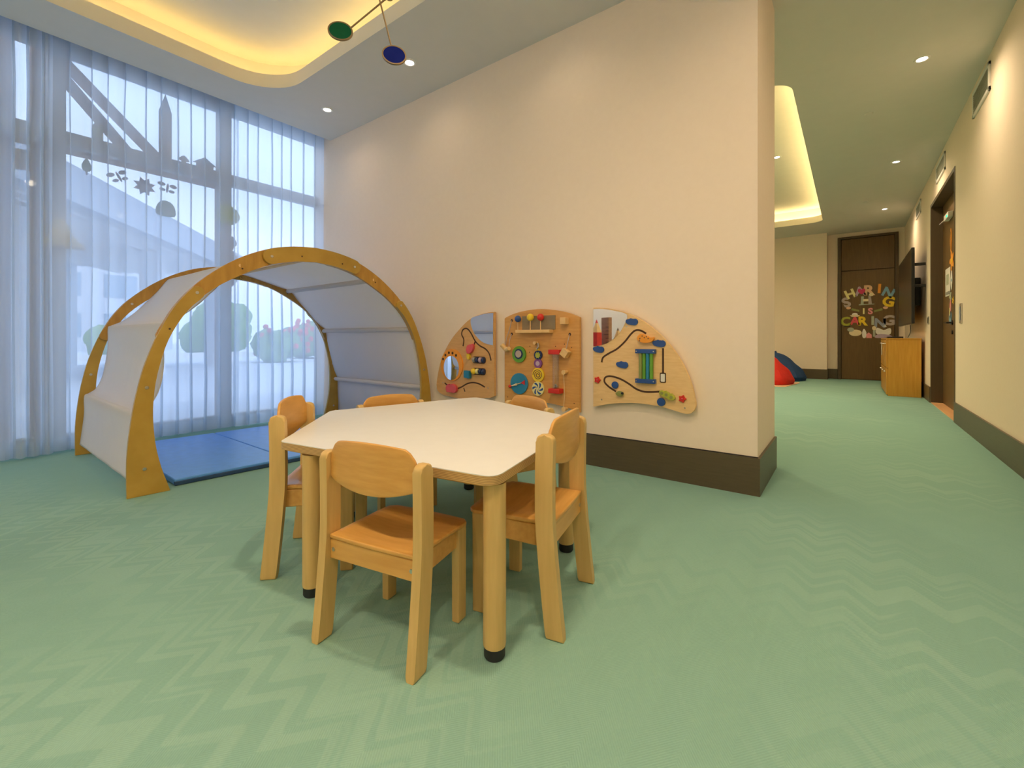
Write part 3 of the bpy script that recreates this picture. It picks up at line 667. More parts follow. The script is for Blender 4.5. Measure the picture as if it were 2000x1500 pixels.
groove([(-2.665, .828), (-2.656, .885), (-2.681, .931), (-2.665, .971), (-2.62, .98), (-2.576, .944), (-2.524, .872), (-2.472, .834), (-2.413, .809), (-2.372, .771), (-2.352, .714)], b1)
groove([(-2.889, .499), (-2.841, .476), (-2.757, .458), (-2.692, .472), (-2.62, .507), (-2.55, .522), (-2.481, .515), (-2.418, .492)], b1)
groove([(-2.524, .872), (-2.535, .85), (-2.545, .825)], b1)
slab(crom([(-2.606, .815), (-2.59, .84), (-2.56, .842), (-2.533, .85), (-2.53, .815), (-2.545, .785), (-2.572, .768), (-2.60, .77)], 4, True), 'pinkred', b1, 'slider', YF - .028, YF - .002, .006, 'red bird-shaped slider')
slab(crom([(-2.607, .768), (-2.58, .765), (-2.575, .74), (-2.583, .718), (-2.602, .722)], 4, True), 'yellow', b1, 'slider', YF - .022, YF - .002, .005, 'yellow drop-shaped slider')
slab(crom([(-2.845, .475), (-2.82, .495), (-2.80, .484), (-2.775, .50), (-2.74, .485), (-2.722, .462), (-2.73, .43), (-2.765, .42), (-2.80, .428), (-2.84, .425)], 4, True), 'pinkred', b1, 'slider', YF - .030, YF - .002, .006, 'red car-shaped slider')
# oval rim, mirror and five holes
ring = [(x + (.012 if z > .70 else 0) * 0, z) for x, z in [( -2.794 + .132 * math.cos(k * 2 * PI / 40), .661 + (.142 if math.sin(k * 2 * PI / 40) > 0 else .138) * math.sin(k * 2 * PI / 40)) for k in range(40)]]
slab(ring, 'orange', b1, 'mirror_rim', YF - .012, YF - .0002, .003)
mo = MB(); mo.prism(circ(-2.794, .636, .100, 36, .93, 1.06), lambda u, v, w: (u, w, v), YF - .0145, YF - .012, 0); mo.build('oval_mirror', 'mirror', b1, True)
for x, z in ((-2.897, .712), (-2.868, .748), (-2.824, .769), (-2.780, .767), (-2.738, .748)): mo = MB(); mo.prism(circ(x, z, .012, 14), lambda u, v, w: (u, w, v), YF - .0128, YF - .0119); mo.build('hole', 'groove', b1, True)
for zc, cols in ((.716, ('grey', 'navy', 'lavender', 'navy')), (.620, ('yellow', 'paleyellow', 'navy', 'navy'))):
    slab(roundpoly([(-2.556, zc - .030), (-2.408, zc - .030), (-2.408, zc + .028), (-2.556, zc + .028)], .027, 5), 'groove', b1, 'slot', YF - .0015, YF - .0001, 0)
    a = MB(); a.tube([(-2.55, YF - .012, zc), (-2.415, YF - .012, zc)], .003, 8); a.build('axle', 'steel', b1, True)
    for k, cname in enumerate(cols):
        x = -2.535 + k * .034; a = MB()
        if k == 0 and cname == 'yellow': a.sphere((x + .008, YF - .020, zc), .025)
        else: a.lathe([(0, -.012), (.018, -.012), (.023, -.006), (.023, .006), (.018, .012), (0, .012)], (x + (.01 if cname != 'yellow' else 0), YF - .013, zc), 16, Matrix.Rotation(PI / 2, 4, 'Y'))
        o = a.build('bead', cname, b1, True)
slab(roundpoly([(-2.628, .562), (-2.566, .556), (-2.566, .620), (-2.628, .624)], .006, 2), 'midblue', b1, 'block', YF - .035, YF - .0002, .004, 'blue square block')
slab([(-2.662, .468), (-2.652, .470), (-2.638, .440), (-2.648, .436)], 'groove', b1, 'peg_hole', YF - .001, YF, 0)
for x, z in ((-2.91, .50), (-2.385, .487), (-2.35, 1.0)): dot(x, z, .005, 'steel', b1, 'screw', .002)

# middle panel
b2 = thing('wall_play_panel', 'middle rectangular wooden play panel with arched top and small shelf', 'play panel', (-1.87, 2.86, .37), 0, 'wooden play panels on the cream wall')
arc2 = [(-2.213, 1.055)] + crom([(-2.213, 1.058), (-2.112, 1.092), (-2.001, 1.111), (-1.87, 1.118), (-1.74, 1.105), (-1.63, 1.082), (-1.535, 1.046)], 4)[1:] + crom([(-1.535, .369), (-1.596, .387), (-1.692, .404), (-1.825, .416), (-2.0, .412), (-2.213, .385)], 3)
slab(roundpoly(arc2, 0), 'boardorange', b2, 'panel', YF, YF + .026, .003); spacer(b2, [(-2.1, 1.0), (-1.65, 1.0), (-1.65, .5), (-2.1, .5)])
a = MB(); a.box(-2.063, -1.752, YF - .060, YF, .937, .962, .004); a.build('shelf', 'palewood', b2, True)
a = MB(); a.box(-2.035, -1.735, YF - .006, YF - .0002, .962, 1.068, .001, 1); a.build('shelf_back', 'clothgrey', b2, True)
for i, (x, z, r, c, lb) in enumerate(((-2.052, 1.047, .026, 'blue', 'blue ball'), (-1.935, 1.056, .028, 'yellow', 'yellow ball'), (-1.843, 1.054, .027, 'red', 'red ball'))):
    a = MB(); a.sphere((x, YF - .038, z), r); o = a.build('ball', c, b2, True); o['label'] = lb
    a = MB(); a.tube([(x, YF - .038, .962), (x, YF - .038, z - r * .8)], .004, 8); a.build('dowel', 'palewood', b2, True)
for x, z in ((-2.139, 1.038), (-2.139, .931), (-1.615, .926)): dot(x, z, .011, 'groove', b2, 'hole', .001)
for pts in ([(-2.139, YF - .003, 1.038), (-2.15, YF - .02, .96), (-2.168, YF - .03, .90), (-2.176, YF - .035, .84)], [(-2.139, YF - .003, .931), (-2.146, YF - .02, .88), (-2.145, YF - .03, .82)], [(-1.615, YF - .003, .926), (-1.621, YF - .02, .87), (-1.628, YF - .03, .82)]):
    a = MB(); a.tube(crom(pts, 4), .003, 6); a.build('cord', 'taupe', b2, True)
a = MB(); a.tube([(-2.205, YF - .045, .846), (-2.165, YF - .03, .800)], .018, 12); a.build('hammer_head', 'palewood', b2, True)
a = MB(); a.tube([(-2.168, YF - .036, .806), (-2.125, YF - .055, .818)], [.020, .016], 12); a.build('peg', 'palewood', b2, True)
a = MB(); R3 = Matrix.Rotation(math.radians(35), 4, 'Y'); tt = bmesh.new(); bmesh.ops.create_cube(tt, size=.052); a.add(tt, Matrix.Translation((-1.632, YF - .035, .792)) @ R3); a.build('cube', 'palewood', b2, True)
a = MB(); a.box(-1.668, -1.622, YF - .055, YF - .0005, .998, 1.046, .004); a.build('cube', 'palewood', b2, True)
# spin discs down the middle
def ringdisc(x, z, r, c, t, nm, dep=.014, lab=None): return dot(x, z, r, c, t, nm, dep, lab, n=32)
ringdisc(-2.061, .772, .064, 'green', b2, 'ring', .016, 'green ring'); o = MB(); o.prism(circ(-2.061, .775, .040, 24), lambda u, v, w: (u, w, v), YF - .0175, YF - .016); o.build('ring_centre', 'navy', b2, True)
o = MB(); o.prism(circ(-2.061, .775, .029, 24), lambda u, v, w: (u, w, v), YF - .022, YF - .0175, .002, 1); o.build('felt_pad', 'taupe', b2, True)
ringdisc(-2.061, .544, .082, 'midblue', b2, 'dial', .014, 'blue dial')
a = MB(); a.tube([(-2.13, YF - .020, .522), (-2.012, YF - .020, .558)], .003, 8); a.build('pointer', 'palewood', b2, True)
a = MB(); a.tube([(-2.12, YF - .024, .524), (-2.075, YF - .024, .538)], [.004, .010, ][:2], 10); a.build('pointer_grip', 'cream', b2, True)
a = MB(); a.sphere((-2.142, YF - .022, .519), .013); a.build('pointer_tail', 'red', b2, True)
slab([(-2.035, .552), (-2.000, .575), (-2.000, .538)], 'red', b2, 'pointer_head', YF - .024, YF - .018, .001)
# knocker, star and stacked discs
a = MB(); a.tube([(-1.898, YF - .001, .862), (-1.898, YF - .040, .862)], .013, 12); a.build('knob', 'palewood', b2, True)
a = MB(); a.tube([(-1.873, YF - .025, .862), (-1.868, YF - .025, .838), (-1.885, YF - .025, .815)], .007, 8); a.build('hook', 'steel', b2, True)
star = [(-1.890 + (.020 if k % 2 else .012) * math.cos(k * PI / 6), .812 + (.020 if k % 2 else .012) * math.sin(k * PI / 6)) for k in range(12)]
slab(star, 'yellow', b2, 'small_star', YF - .010, YF - .0002, .001)
ringdisc(-1.884, .770, .036, 'navy', b2, 'spinner', .014, 'dark spinner with a yellow star')
star = [(-1.884 + (.027 if k % 2 else .017) * math.cos(k * PI / 8), .770 + (.027 if k % 2 else .017) * math.sin(k * PI / 8)) for k in range(16)]
slab(star, 'lime', b2, 'star', YF - .0165, YF - .014, .0005)
ringdisc(-1.884, .707, .036, 'purple', b2, 'spinner', .014, 'purple spinner'); o = MB(); o.prism(circ(-1.884, .707, .018, 20), lambda u, v, w: (u, w, v), YF - .017, YF - .014); o.build('spinner_centre', 'lavender', b2, True)
ringdisc(-1.884, .621, .054, 'yellow', b2, 'spinner', .014, 'yellow spinner with a spiral')
sp_ = [(-1.884 + (.006 + .036 * k / 44) * math.cos(k * 5 * PI / 44), .621 + (.006 + .036 * k / 44) * math.sin(k * 5 * PI / 44)) for k in range(45)]
a = MB(); a.tube([(x, YF - .0142, z) for x, z in sp_], .0032, 6); a.build('spiral', 'brown', b2, True)
ringdisc(-1.884, .517, .054, 'paleyellow', b2, 'spinner', .014, 'pale yellow spinner with blue pinwheel blades')
for k in range(6):
    a0 = k * PI / 3; pts = []
    for q in range(6): tq = q / 5; pts.append((.006 + .042 * tq, a0 + .9 * tq))
    for q in range(6): tq = 1 - q / 5; pts.append((.006 + .042 * tq, a0 + .9 * tq + .50 * math.sin(tq * PI * .75)))
    slab([(-1.884 + r * math.cos(th), .517 + r * math.sin(th)) for r, th in pts], 'blue', b2, 'blade', YF - .0155, YF - .0138, 0)
# red-capped clear tube
for z, h_ in ((.797, .017), (.514, .017)):
    a = MB(); a.box(-1.762, -1.668, YF - .062, YF - .0002, z - h_, z + h_, .004); a.build('tube_cap', 'red', b2, True)
a = MB(); a.tube([(-1.715, YF - .032, .531), (-1.715, YF - .032, .780)], .024, 18); a.build('clear_tube', 'acrylic', b2, True)
for dx, dz in ((-.008, .540), (.008, .546), (0, .556)): a = MB(); a.sphere((-1.715 + dx, YF - .032, dz), .009); a.build('marble', 'grey', b2, True)
for z in (.653, .388):
    a = MB(); a.tube([(-1.640, YF - .0005, z), (-1.640, YF - .050, z)], [.012, .017], 12); a.build('peg', 'palewood', b2, True)
a = MB(); a.tube([(-1.640, YF - .044, .640), (-1.636, YF - .040, .50), (-1.64, YF - .044, .40)], .0016, 6); a.build('string', 'cream', b2, True)
for x, z in ((-1.58, .43), (-2.18, .43), (-1.66, .855), (-1.60, .83), (-1.965, .836), (-1.968, .79), (-1.735, .838)): dot(x, z, .004, 'groove', b2, 'screw_hole', .001)

# right panel
b3 = thing('wall_play_panel', 'right pale quarter-round wooden play panel with blue clouds and green tubes', 'play panel', (-1.1, 2.86, .42), 0, 'wooden play panels on the cream wall')
arc3 = [(-1.43, 1.11)] + crom([(-1.43, 1.112), (-1.309, 1.100), (-1.177, 1.063), (-1.068, 1.006), (-.968, .926), (-.881, .830), (-.816, .727), (-.775, .627), (-.752, .535), (-.748, .475), (-.775, .440), (-.816, .436), (-.919, .458), (-1.017, .470), (-1.119, .473), (-1.226, .464), (-1.337, .444), (-1.43, .420)], 4)[1:]
slab(arc3, 'boardpale', b3, 'panel', YF, YF + .026, .003); spacer(b3, [(-1.38, 1.0), (-1.38, .5), (-.85, .55)])
slab(crom([(-1.427, 1.101), (-1.36, 1.099), (-1.27, 1.083), (-1.181, 1.054), (-1.199, .99), (-1.242, .924), (-1.309, .872), (-1.37, .850), (-1.427, .842)], 3), 'mirror', b3, 'corner_mirror', YF - .003, YF - .0002, 0)
groove([(-1.364, .732), (-1.354, .766), (-1.309, .796), (-1.253, .826), (-1.199, .873), (-1.156, .924), (-1.124, .949), (-1.088, .948), (-1.052, .928)], b3)
groove([(-1.259, .539), (-1.309, .566), (-1.343, .598), (-1.337, .630), (-1.297, .640), (-1.231, .626), (-1.172, .598), (-1.119, .566), (-1.068, .552), (-1.017, .553), (-.963, .56)], b3)
def cloud(x, z, s=1.0):
    P_ = [(-.042, .004), (-.034, .016), (-.020, .017), (-.006, .024), (.010, .018), (.026, .020), (.040, .010), (.042, -.008), (.028, -.022), (.006, -.022), (-.016, -.018), (-.034, -.010)]
    return slab(crom([(x + a_ * s, z + b_ * s) for a_, b_ in P_], 3, True), 'blue', b3, 'cloud', YF - .009, YF - .0002, .002)
for x, z in ((-1.148, 1.006), (-.968, .865), (-1.387, .821), (-1.215, .721)): cloud(x, z)
dot(-1.264, .583, .024, 'blue', b3, 'dot'); dot(-.953, .495, .026, 'blue', b3, 'dot')
for x, z in ((-1.394, .610), (-.823, .526)):
    fl = [(x + (.019 + .005 * math.cos(5 * th)) * math.cos(th), z + (.019 + .005 * math.cos(5 * th)) * math.sin(th)) for th in [k * 2 * PI / 40 for k in range(40)]]
    o = slab(fl, 'red', b3, 'flower', YF - .012, YF - .0002, .002); c_ = MB(); c_.sphere((x, YF - .012, z), .006); c_.build('flower_centre', 'pinkred', o, True)
lp = slab(crom([(-1.108, .895), (-1.096, .916), (-1.082, .927), (-1.066, .920), (-1.035, .912), (-1.012, .897), (-1.002, .905), (-.994, .902), (-1.000, .882), (-1.020, .872), (-1.055, .868), (-1.09, .876)], 3, True), 'orange', b3, 'slider', YF - .024, YF - .002, .005, 'orange spotted cat-shaped slider')
for dx, dz in ((-.03, .0), (-.015, .016), (.0, .006), (.014, .012), (-.032, -.012), (.025, 0)): o = MB(); o.prism(circ(-1.055 + dx, .896 + dz, .0045, 8), lambda u, v, w: (u, w, v), YF - .0248, YF - .0238); o.build('spot', 'brown', lp, True)
sn = slab(crom([(-1.255, .530), (-1.235, .545), (-1.21, .538), (-1.203, .522), (-1.222, .510), (-1.245, .518)], 4, True), 'olive', b3, 'slider', YF - .024, YF - .002, .005, 'olive snail-shaped slider')
o = MB(); o.sphere((-1.207, YF - .02, .533), .009); o.build('snail_head', 'rubber', sn, True)
cp = slab(crom([(-.962, .560), (-.945, .572), (-.925, .562), (-.905, .563), (-.89, .548), (-.872, .546), (-.862, .528), (-.875, .512), (-.895, .518), (-.915, .522), (-.935, .535), (-.955, .538)], 3, True), 'lime', b3, 'slider', YF - .026, YF - .002, .006, 'yellow-green caterpillar slider')
for x, z in ((-.943, .553), (-.915, .545), (-.885, .531)): o = MB(); o.prism(circ(x, z, .010, 12), lambda u, v, w: (u, w, v), YF - .0275, YF - .0255); o.build('spot', 'olive', cp, True)
for z in (.814, .623): a = MB(); a.box(-1.114, -.984, YF - .034, YF - .0002, z - .014, z + .014, .003); bb = a.build('bracket', 'blue', b3, True); [MB().prism(circ(-1.049 + s_ * .056, z, .004, 8), lambda u, v, w: (u, w, v), YF - .035, YF - .0335).build('screw', 'steel', bb, True) for s_ in (-1, 1)]
for k, c_ in enumerate(('olive', 'green', 'midblue', 'green')):
    a = MB(); a.tube([(-1.082 + k * .0235, YF - .019, .637), (-1.082 + k * .0235, YF - .019, .800)], .0115, 12); a.build('tube', c_, b3, True)
a = MB(); a.box(-.949, -.937, YF - .002, YF - .0002, .675, .835); a.build('slot', 'groove', b3, True)
slab(roundpoly([(-.963, .617), (-.924, .617), (-.924, .680), (-.963, .680)], .008, 3), 'groove', b3, 'slot_end', YF - .002, YF - .0002, 0)
slab(roundpoly([(-.957, .623), (-.930, .623), (-.930, .673), (-.957, .673)], .006, 3), 'white', b3, 'slot_window', YF - .004, YF - .002, .0005)
for x, z in ((-1.185, .975), (-1.365, .475), (-.81, .47)): dot(x, z, .005, 'steel', b3, 'screw', .002)

# ------------------------------------------------------------------ corridor furniture
cb = thing('storage_cabinet', 'low honey-coloured oak cabinet standing under the tv', 'cabinet', (.65, 9.82, 0))
a = MB(); a.box(.472, .858, 9.08, 10.57, .0, .878, .003, 1); a.build('body', 'cab', cb, True)
a = MB(); a.box(.452, .864, 9.072, 10.578, .878, .894, .002, 1); a.build('top', 'cab', cb, True)
for r_ in range(2):
    for c_ in range(3):
        y0 = 9.09 + c_ * .492; z0, z1 = ((.02, .43), (.44, .87))[r_]
        a = MB(); a.box(.452, .472, y0, y0 + .484, z0, z1, .003, 1); o = a.build('door' if r_ == 0 else 'drawer', 'cab', cb, True)
        h_ = MB(); h_.tube([(.448, y0 + .18, z1 - .06), (.432, y0 + .18, z1 - .06), (.432, y0 + .30, z1 - .06), (.448, y0 + .30, z1 - .06)], .005, 6); h_.build('handle', 'steel', o, True)
a = MB(); a.box(.4475, .4505, 10.20, 10.36, .60, .80); o = center(a.build('paper_notice', 'white')); tag(o, 'small white paper stuck on the far cabinet drawer', 'paper')
a = MB(); a.box(.50, .70, 9.72, 9.98, .895, .922, .006); o = center(a.build('media_box', 'blackp')); tag(o, 'flat black box lying on top of the oak cabinet', 'media box')
tv = thing('television', 'large black flat television mounted above the oak cabinet', 'television', (.75, 9.95, 1.11))
a = MB(); a.box(.728, .765, 8.87, 11.04, 1.112, 2.24, .006); a.build('casing', 'blackp', tv, True)
a = MB(); a.box(.7262, .7282, 8.885, 11.025, 1.13, 2.225); a.build('screen', 'screen', tv, True)
a = MB(); a.box(.765, .80, 9.3, 10.6, 1.2, 1.9, .01); a.build('back_housing', 'blackp', tv, True)
a = MB(); a.box(.80, .897, 9.6, 10.3, 1.42, 1.86, .004); a.build('wall_bracket', 'blackp', tv, True)
for z in (1.66, 1.98): a = MB(); a.box(.765, .897, 8.98, 9.02, z, z + .04, .004); a.build('bracket_arm', 'blackp', tv, True)
a = MB(); a.tube(crom([(.775, 9.62, 1.108), (.775, 9.60, 1.05), (.77, 9.57, .98), (.74, 9.56, .905)], 5), .005, 6); o = a.build('power_cable', 'blackp'); tag(o, 'thin black cable hanging from the television to the cabinet', 'cable')
for i, (y, z, w_, h_) in enumerate(((6.35, 1.147, .05, .10), (9.03 - .35, 1.15, .045, .055))):
    t = thing('light_switch', ['tall steel light switch on the right wall beside the side door', 'small light switch between the side door and the television'][i], 'light switch', (XR, y, z))
    a = MB(); a.box(XR - .010, XR, y - w_, y + w_, z - h_, z + h_, .003); a.build('plate', 'steel', t, True)
    a = MB(); a.box(XR - .015, XR - .010, y - w_ * .55, y + w_ * .55, z - h_ * .7, z + h_ * .7, .002); a.build('rocker', 'greyblue' if i == 0 else 'blackp', t, True)
# bean bags and mat at the back of the hall
def bean(x, y, r, h, m_, label, lx, ly):
    t = thing('bean_bag', label, 'bean bag', (x, y, .009 if x < -1.2 else 0), 0, 'bean bags at the back of the hall')
    rows = []; n = 28
    for k in range(15):
        v = k / 14; z = h * v; rad = r * (1 - v) ** .55 * (1.0 if v > .12 else .86 + v * 1.16) + .02; rows.append([])
        for j in range(n):
            th = j * 2 * PI / n; q = 1 + .07 * math.sin(6 * th) * (1 - v) + .10 * noise.noise(Vector((math.cos(th) * 2, math.sin(th) * 2, v * 4 + x)))
            rows[-1].append((rad * q * math.cos(th) + lx * v * v, rad * q * math.sin(th) + ly * v * v, z + .002))
    a = MB(); V = a.quadstrip(rows, closed_v=True); a.bm.faces.new(V[0][::-1]); a.bm.faces.new(V[-1]); a.build('bag', m_, t)
    a = MB(); a.tube([(lx, ly, h - .01), (lx * 1.1, ly, h + .03)], .03, 10); a.build('top_loop', m_, t)
    for j in (0, 2, 4):
        th = j * 2 * PI / 6; a = MB(); a.tube([(rr_[int(j * n / 6) % n][0] * 1.004, rr_[int(j * n / 6) % n][1] * 1.004, rr_[int(j * n / 6) % n][2]) for rr_ in rows[1:13]], .004, 5); a.build('seam', m_, t)
bean(-1.30, 10.15, .46, .60, 'beanred', 'red bean bag beside the end of the cream wall', -.10, 0)
bean(-1.12, 11.22, .40, .58, 'beanblue', 'dark blue bean bag behind the red one', -.18, .10)
a = MB(); a.prism(roundpoly([(-2.6, 9.55), (-.95, 9.55), (-.80, 10.5), (-.80, 10.66), (-2.6, 10.66)], .03, 3), ID, .001, .008, .002, 1); o = a.build('play_mat', 'peach'); tag(o, 'thin pale peach mat under the red bean bag', 'mat')

# ------------------------------------------------------------------ paper letters on the far door
YL = 12.186
def letter(ch, x, z, size, rot, m_, label, sub='letters of the sharing is caring sign'):
    cu = bpy.data.curves.new('glyph', 'FONT'); cu.body = ch; cu.size = size * 1.15; cu.extrude = .002; cu.offset = size * .05; cu.align_x = 'CENTER'; cu.align_y = 'CENTER'; cu.resolution_u = 3
    ob = bpy.data.objects.new('glyph', cu); C.objects.link(ob); dg = bpy.context.evaluated_depsgraph_get(); me = bpy.data.meshes.new_from_object(ob.evaluated_get(dg)); bpy.data.objects.remove(ob); bpy.data.curves.remove(cu)
    vs = [v.co for v in me.vertices]; cx = (min(v.x for v in vs) + max(v.x for v in vs)) / 2; cy = (min(v.y for v in vs) + max(v.y for v in vs)) / 2
    me.transform(Matrix.Translation((-cx, -cy, 0))); me.transform(Matrix.Rotation(rot, 4, 'Z')); me.transform(Matrix.Rotation(PI / 2, 4, 'X'))
    me.materials.clear(); me.materials.append(M[m_]); o = bpy.data.objects.new('paper_letter', me); C.objects.link(o); o.location = (x, YL, z)
    tag(o, label, 'letter', sub); return o
d_ = math.radians
for ch, x, z, s_, r_, m_, lb in (
    ('S', -.065, 1.672, .24, d_(25), 'taupe', 'grey brown letter S at the left start of SHARING'), ('H', .003, 1.853, .22, d_(20), 'paleyellow', 'pale yellow letter H in SHARING'),
    ('A', .171, 1.905, .22, d_(8), 'lavender', 'purple letter A in SHARING'), ('R', .335, 1.914, .25, d_(0), 'peach', 'peach letter R in SHARING'),
    ('I', .496, 1.939, .22, d_(-4), 'orange', 'orange letter I in SHARING'), ('N', .642, 1.850, .22, d_(-24), 'skyblue', 'sky blue letter N in SHARING'),
    ('G', .642, 1.661, .24, d_(-12), 'yellow', 'yellow letter G ending SHARING'), ('I', .235, 1.472, .14, 0, 'paleyellow', 'small cream letter I of IS'),
    ('S', .347, 1.470, .15, 0, 'pink', 'small pink letter S of IS'), ('C', -.076, 1.259, .22, d_(6), 'lime', 'yellow green letter C of CARING'),
    ('A', .085, 1.270, .20, 0, 'pinkred', 'red pink letter A of CARING'), ('R', .228, 1.262, .22, d_(-2), 'yellow', 'golden letter R of CARING'),
    ('I', .386, 1.268, .21, 0, 'sage', 'sage green letter I of CARING'), ('N', .507, 1.215, .22, d_(-3), 'greyblue', 'grey blue letter N of CARING'),
    ('G', .646, 1.268, .24, 0, 'taupe', 'grey brown letter G ending CARING')): letter(ch, x, z, s_, r_, m_, lb)
def cut(parts, x, z, nm, label, cat, y=YL, g_=None):
    t = thing(nm, label, cat, (x, y, z), 0, g_)
    for k, (pn, pts, m_) in enumerate(parts):
        a = MB(); a.prism(pts, lambda u, v, w: (u, w, v), -.003 - .002 * k, .001 - .002 * k); a.build(pn, m_, t)
    return t
E_ = lambda cx, cz, rx, rz, n=18: circ(cx, cz, 1, n, rx, rz)
cut([('heart', crom([(0, -.06), (.06, .0), (.055, .05), (.02, .06), (0, .035), (-.02, .06), (-.055, .05), (-.06, 0)], 3, True), 'magenta')], .20, 1.895, 'paper_heart', 'magenta heart stuck over the letter A of SHARING', 'cutout', YL - .006)
cut([('legs', [(-.10, -.08), (-.05, -.08), (-.045, .09), (-.09, .09)], 'sage'), ('body', [(-.06, -.02), (.06, -.02), (.06, .03), (-.06, .03)], 'cream'), ('legs', [(.03, -.08), (.09, -.08), (.07, .10), (.03, .10)], 'taupe'), ('head', E_(.08, .12, .04, .035), 'cream'), ('base', [(-.13, -.10), (.13, -.09), (.13, -.075), (-.13, -.08)], 'sage')], .283, 1.70, 'paper_figure', 'pale paper figures shaped like an H below SHARING', 'cutout')
for sx, x, z in ((-1, .052, 1.514), (1, .519, 1.497)):
    cut([('sleeve', [(sx * -.11, -.055), (sx * -.11, -.015), (sx * .02, .03), (sx * .03, -.015)], 'olive'), ('hand', E_(sx * .075, .035, .042, .028), 'peach')], x, z, 'paper_hand', 'paper hand with green sleeve to the %s of the word IS' % ('left' if sx < 0 else 'right'), 'cutout')
cut([('body', E_(.02, -.02, .11, .07), 'cream'), ('head', E_(-.06, .05, .06, .045), 'sage')], .073, 1.03, 'paper_animal', 'cream sleeping animal cutout under the letters C and A', 'cutout')
cut([('mushroom', crom([(-.11, 0), (-.08, .08), (-.04, .0), (-.05, -.11), (-.10, -.11)], 3, True), 'white'), ('house', [(-.04, -.12), (.05, -.12), (.05, -.05), (0, -.0), (-.04, -.04)], 'pink'), ('stem', [(.07, -.09), (.11, -.09), (.11, .07), (.07, .07)], 'sage'), ('balloon', E_(.09, .09, .035, .045), 'cream')], .319, 1.017, 'paper_house', 'pink house and balloon cutout under the letters R and I', 'cutout')
cut([('wings', crom([(-.13, .04), (-.10, .10), (0, .05), (.09, .09), (.12, .05), (.09, -.05), (-.10, -.04)], 3, True), 'white'), ('cloud', crom([(-.14, -.07), (-.05, -.03), (.10, -.06), (.13, -.10), (-.05, -.12), (-.14, -.11)], 3, True), 'lavender'), ('beak', [(-.02, .13), (.03, .15), (.05, .11)], 'white')], .565, 1.016, 'paper_butterfly', 'white butterfly cutout on lilac cloud under the letters N and G', 'cutout')
cut([('hat', E_(0, .03, .05, .035), 'white'), ('ears', [(-.09, .01), (-.05, -.02), (.05, -.02), (.09, .01), (0, .03)], 'cream')], .085, 1.375, 'paper_hat', 'white chef hat cutout on top of the red letter A', 'cutout')

# ------------------------------------------------------------------ things on the side door
XD = XR + 0.113
def dcut(y, z, parts, nm, label, cat):
    t = thing(nm, label, cat, (XD, y, z)); t.scale = (1, 1.25, 1.12)
    for k, (pn, pts, m_) in enumerate(parts):
        a = MB(); a.prism(pts, lambda u, v, w: (w, u, v), -.004 - .002 * k, -.001 - .002 * k); a.build(pn, m_, t)
    return t
t = thing('door_closer', 'pale door closer with a small green light at the top of side door', 'door closer', (XD, 7.8, 2.42))
a = MB(); a.box(-.05, -.001, -.16, .14, -.03, .04, .006); a.build('body', 'whitetrim', t)
a = MB(); a.tube([(-.03, .13, .0), (-.06, .35, -.02), (-.03, .56, .02)], .010, 8); a.build('arm', 'steel', t)
a = MB(); a.box(-.055, -.048, -.13, -.06, -.015, .005); a.build('indicator', 'greenled', t)
dcut(8.02, 1.62, [('sheet', [(-.14, -.16), (.14, -.16), (.14, .16), (-.14, .16)], 'white'), ('picture', [(-.06, -.03), (.07, -.03), (.07, .09), (-.06, .09)], 'sage'), ('tab', [(-.10, -.14), (.10, -.14), (.10, -.11), (-.10, -.11)], 'grey')], 'paper_notice', 'white notice sheet on the side door', 'paper')
fl5 = lambda r: [(r * (1 + .35 * math.cos(5 * th)) * math.cos(th), r * (1 + .35 * math.cos(5 * th)) * math.sin(th)) for th in [k * 2 * PI / 40 for k in range(40)]]
dcut(7.74, 1.86, [('petals', fl5(.09), 'orange'), ('centre', circ(0, 0, .03, 12), 'yellow')], 'paper_flower', 'orange paper flower in the middle of the side door', 'decoration')
dcut(7.80, 2.12, [('leaf', crom([(0, -.14), (.04, 0), (0, .14), (-.04, 0)], 4, True), 'orange'), ('rib', [(-.003, -.1), (.003, -.1), (.003, .1), (-.003, .1)], 'brown')], 'paper_leaf', 'tall orange paper leaf high on the side door', 'decoration')
dcut(7.76, 1.62, [('egg', crom([(0, -.11), (.05, 0), (0, .11), (-.05, 0)], 4, True), 'white'), ('dot', circ(0, 0, .018, 10), 'skyblue')], 'paper_egg', 'white paper oval beside the notice on the side door', 'decoration')
dcut(7.84, 1.42, [('cluster', fl5(.055), 'sage'), ('centre', circ(0, 0, .015, 10), 'lime')], 'paper_flower', 'small grey green paper flower below the notice', 'decoration')
dcut(7.84, 1.25, [('body', crom([(0, -.10), (.045, -.02), (.02, .12), (-.03, .10), (-.04, -.03)], 3, True), 'pink'), ('wing', E_(.02, -.02, .02, .045), 'paleyellow')], 'paper_bird', 'pink paper bird above the blue one on the side door', 'decoration')
dcut(7.84, 1.08 + .08, [('body', crom([(0, -.08), (.07, -.03), (.05, .05), (-.03, .07), (-.06, -.02)], 3, True), 'skyblue'), ('eye', circ(.0, .03, .01, 8), 'white')], 'paper_fish', 'light blue paper fish just above the side door handle', 'decoration')
dcut(7.66, 1.36, [('star', [((.045 if k % 2 else .02) * math.cos(k * PI / 5), (.045 if k % 2 else .02) * math.sin(k * PI / 5)) for k in range(10)], 'yellow'), ('centre', circ(0, 0, .008, 8), 'orange')], 'paper_star', 'small yellow paper star by the door edge', 'decoration')

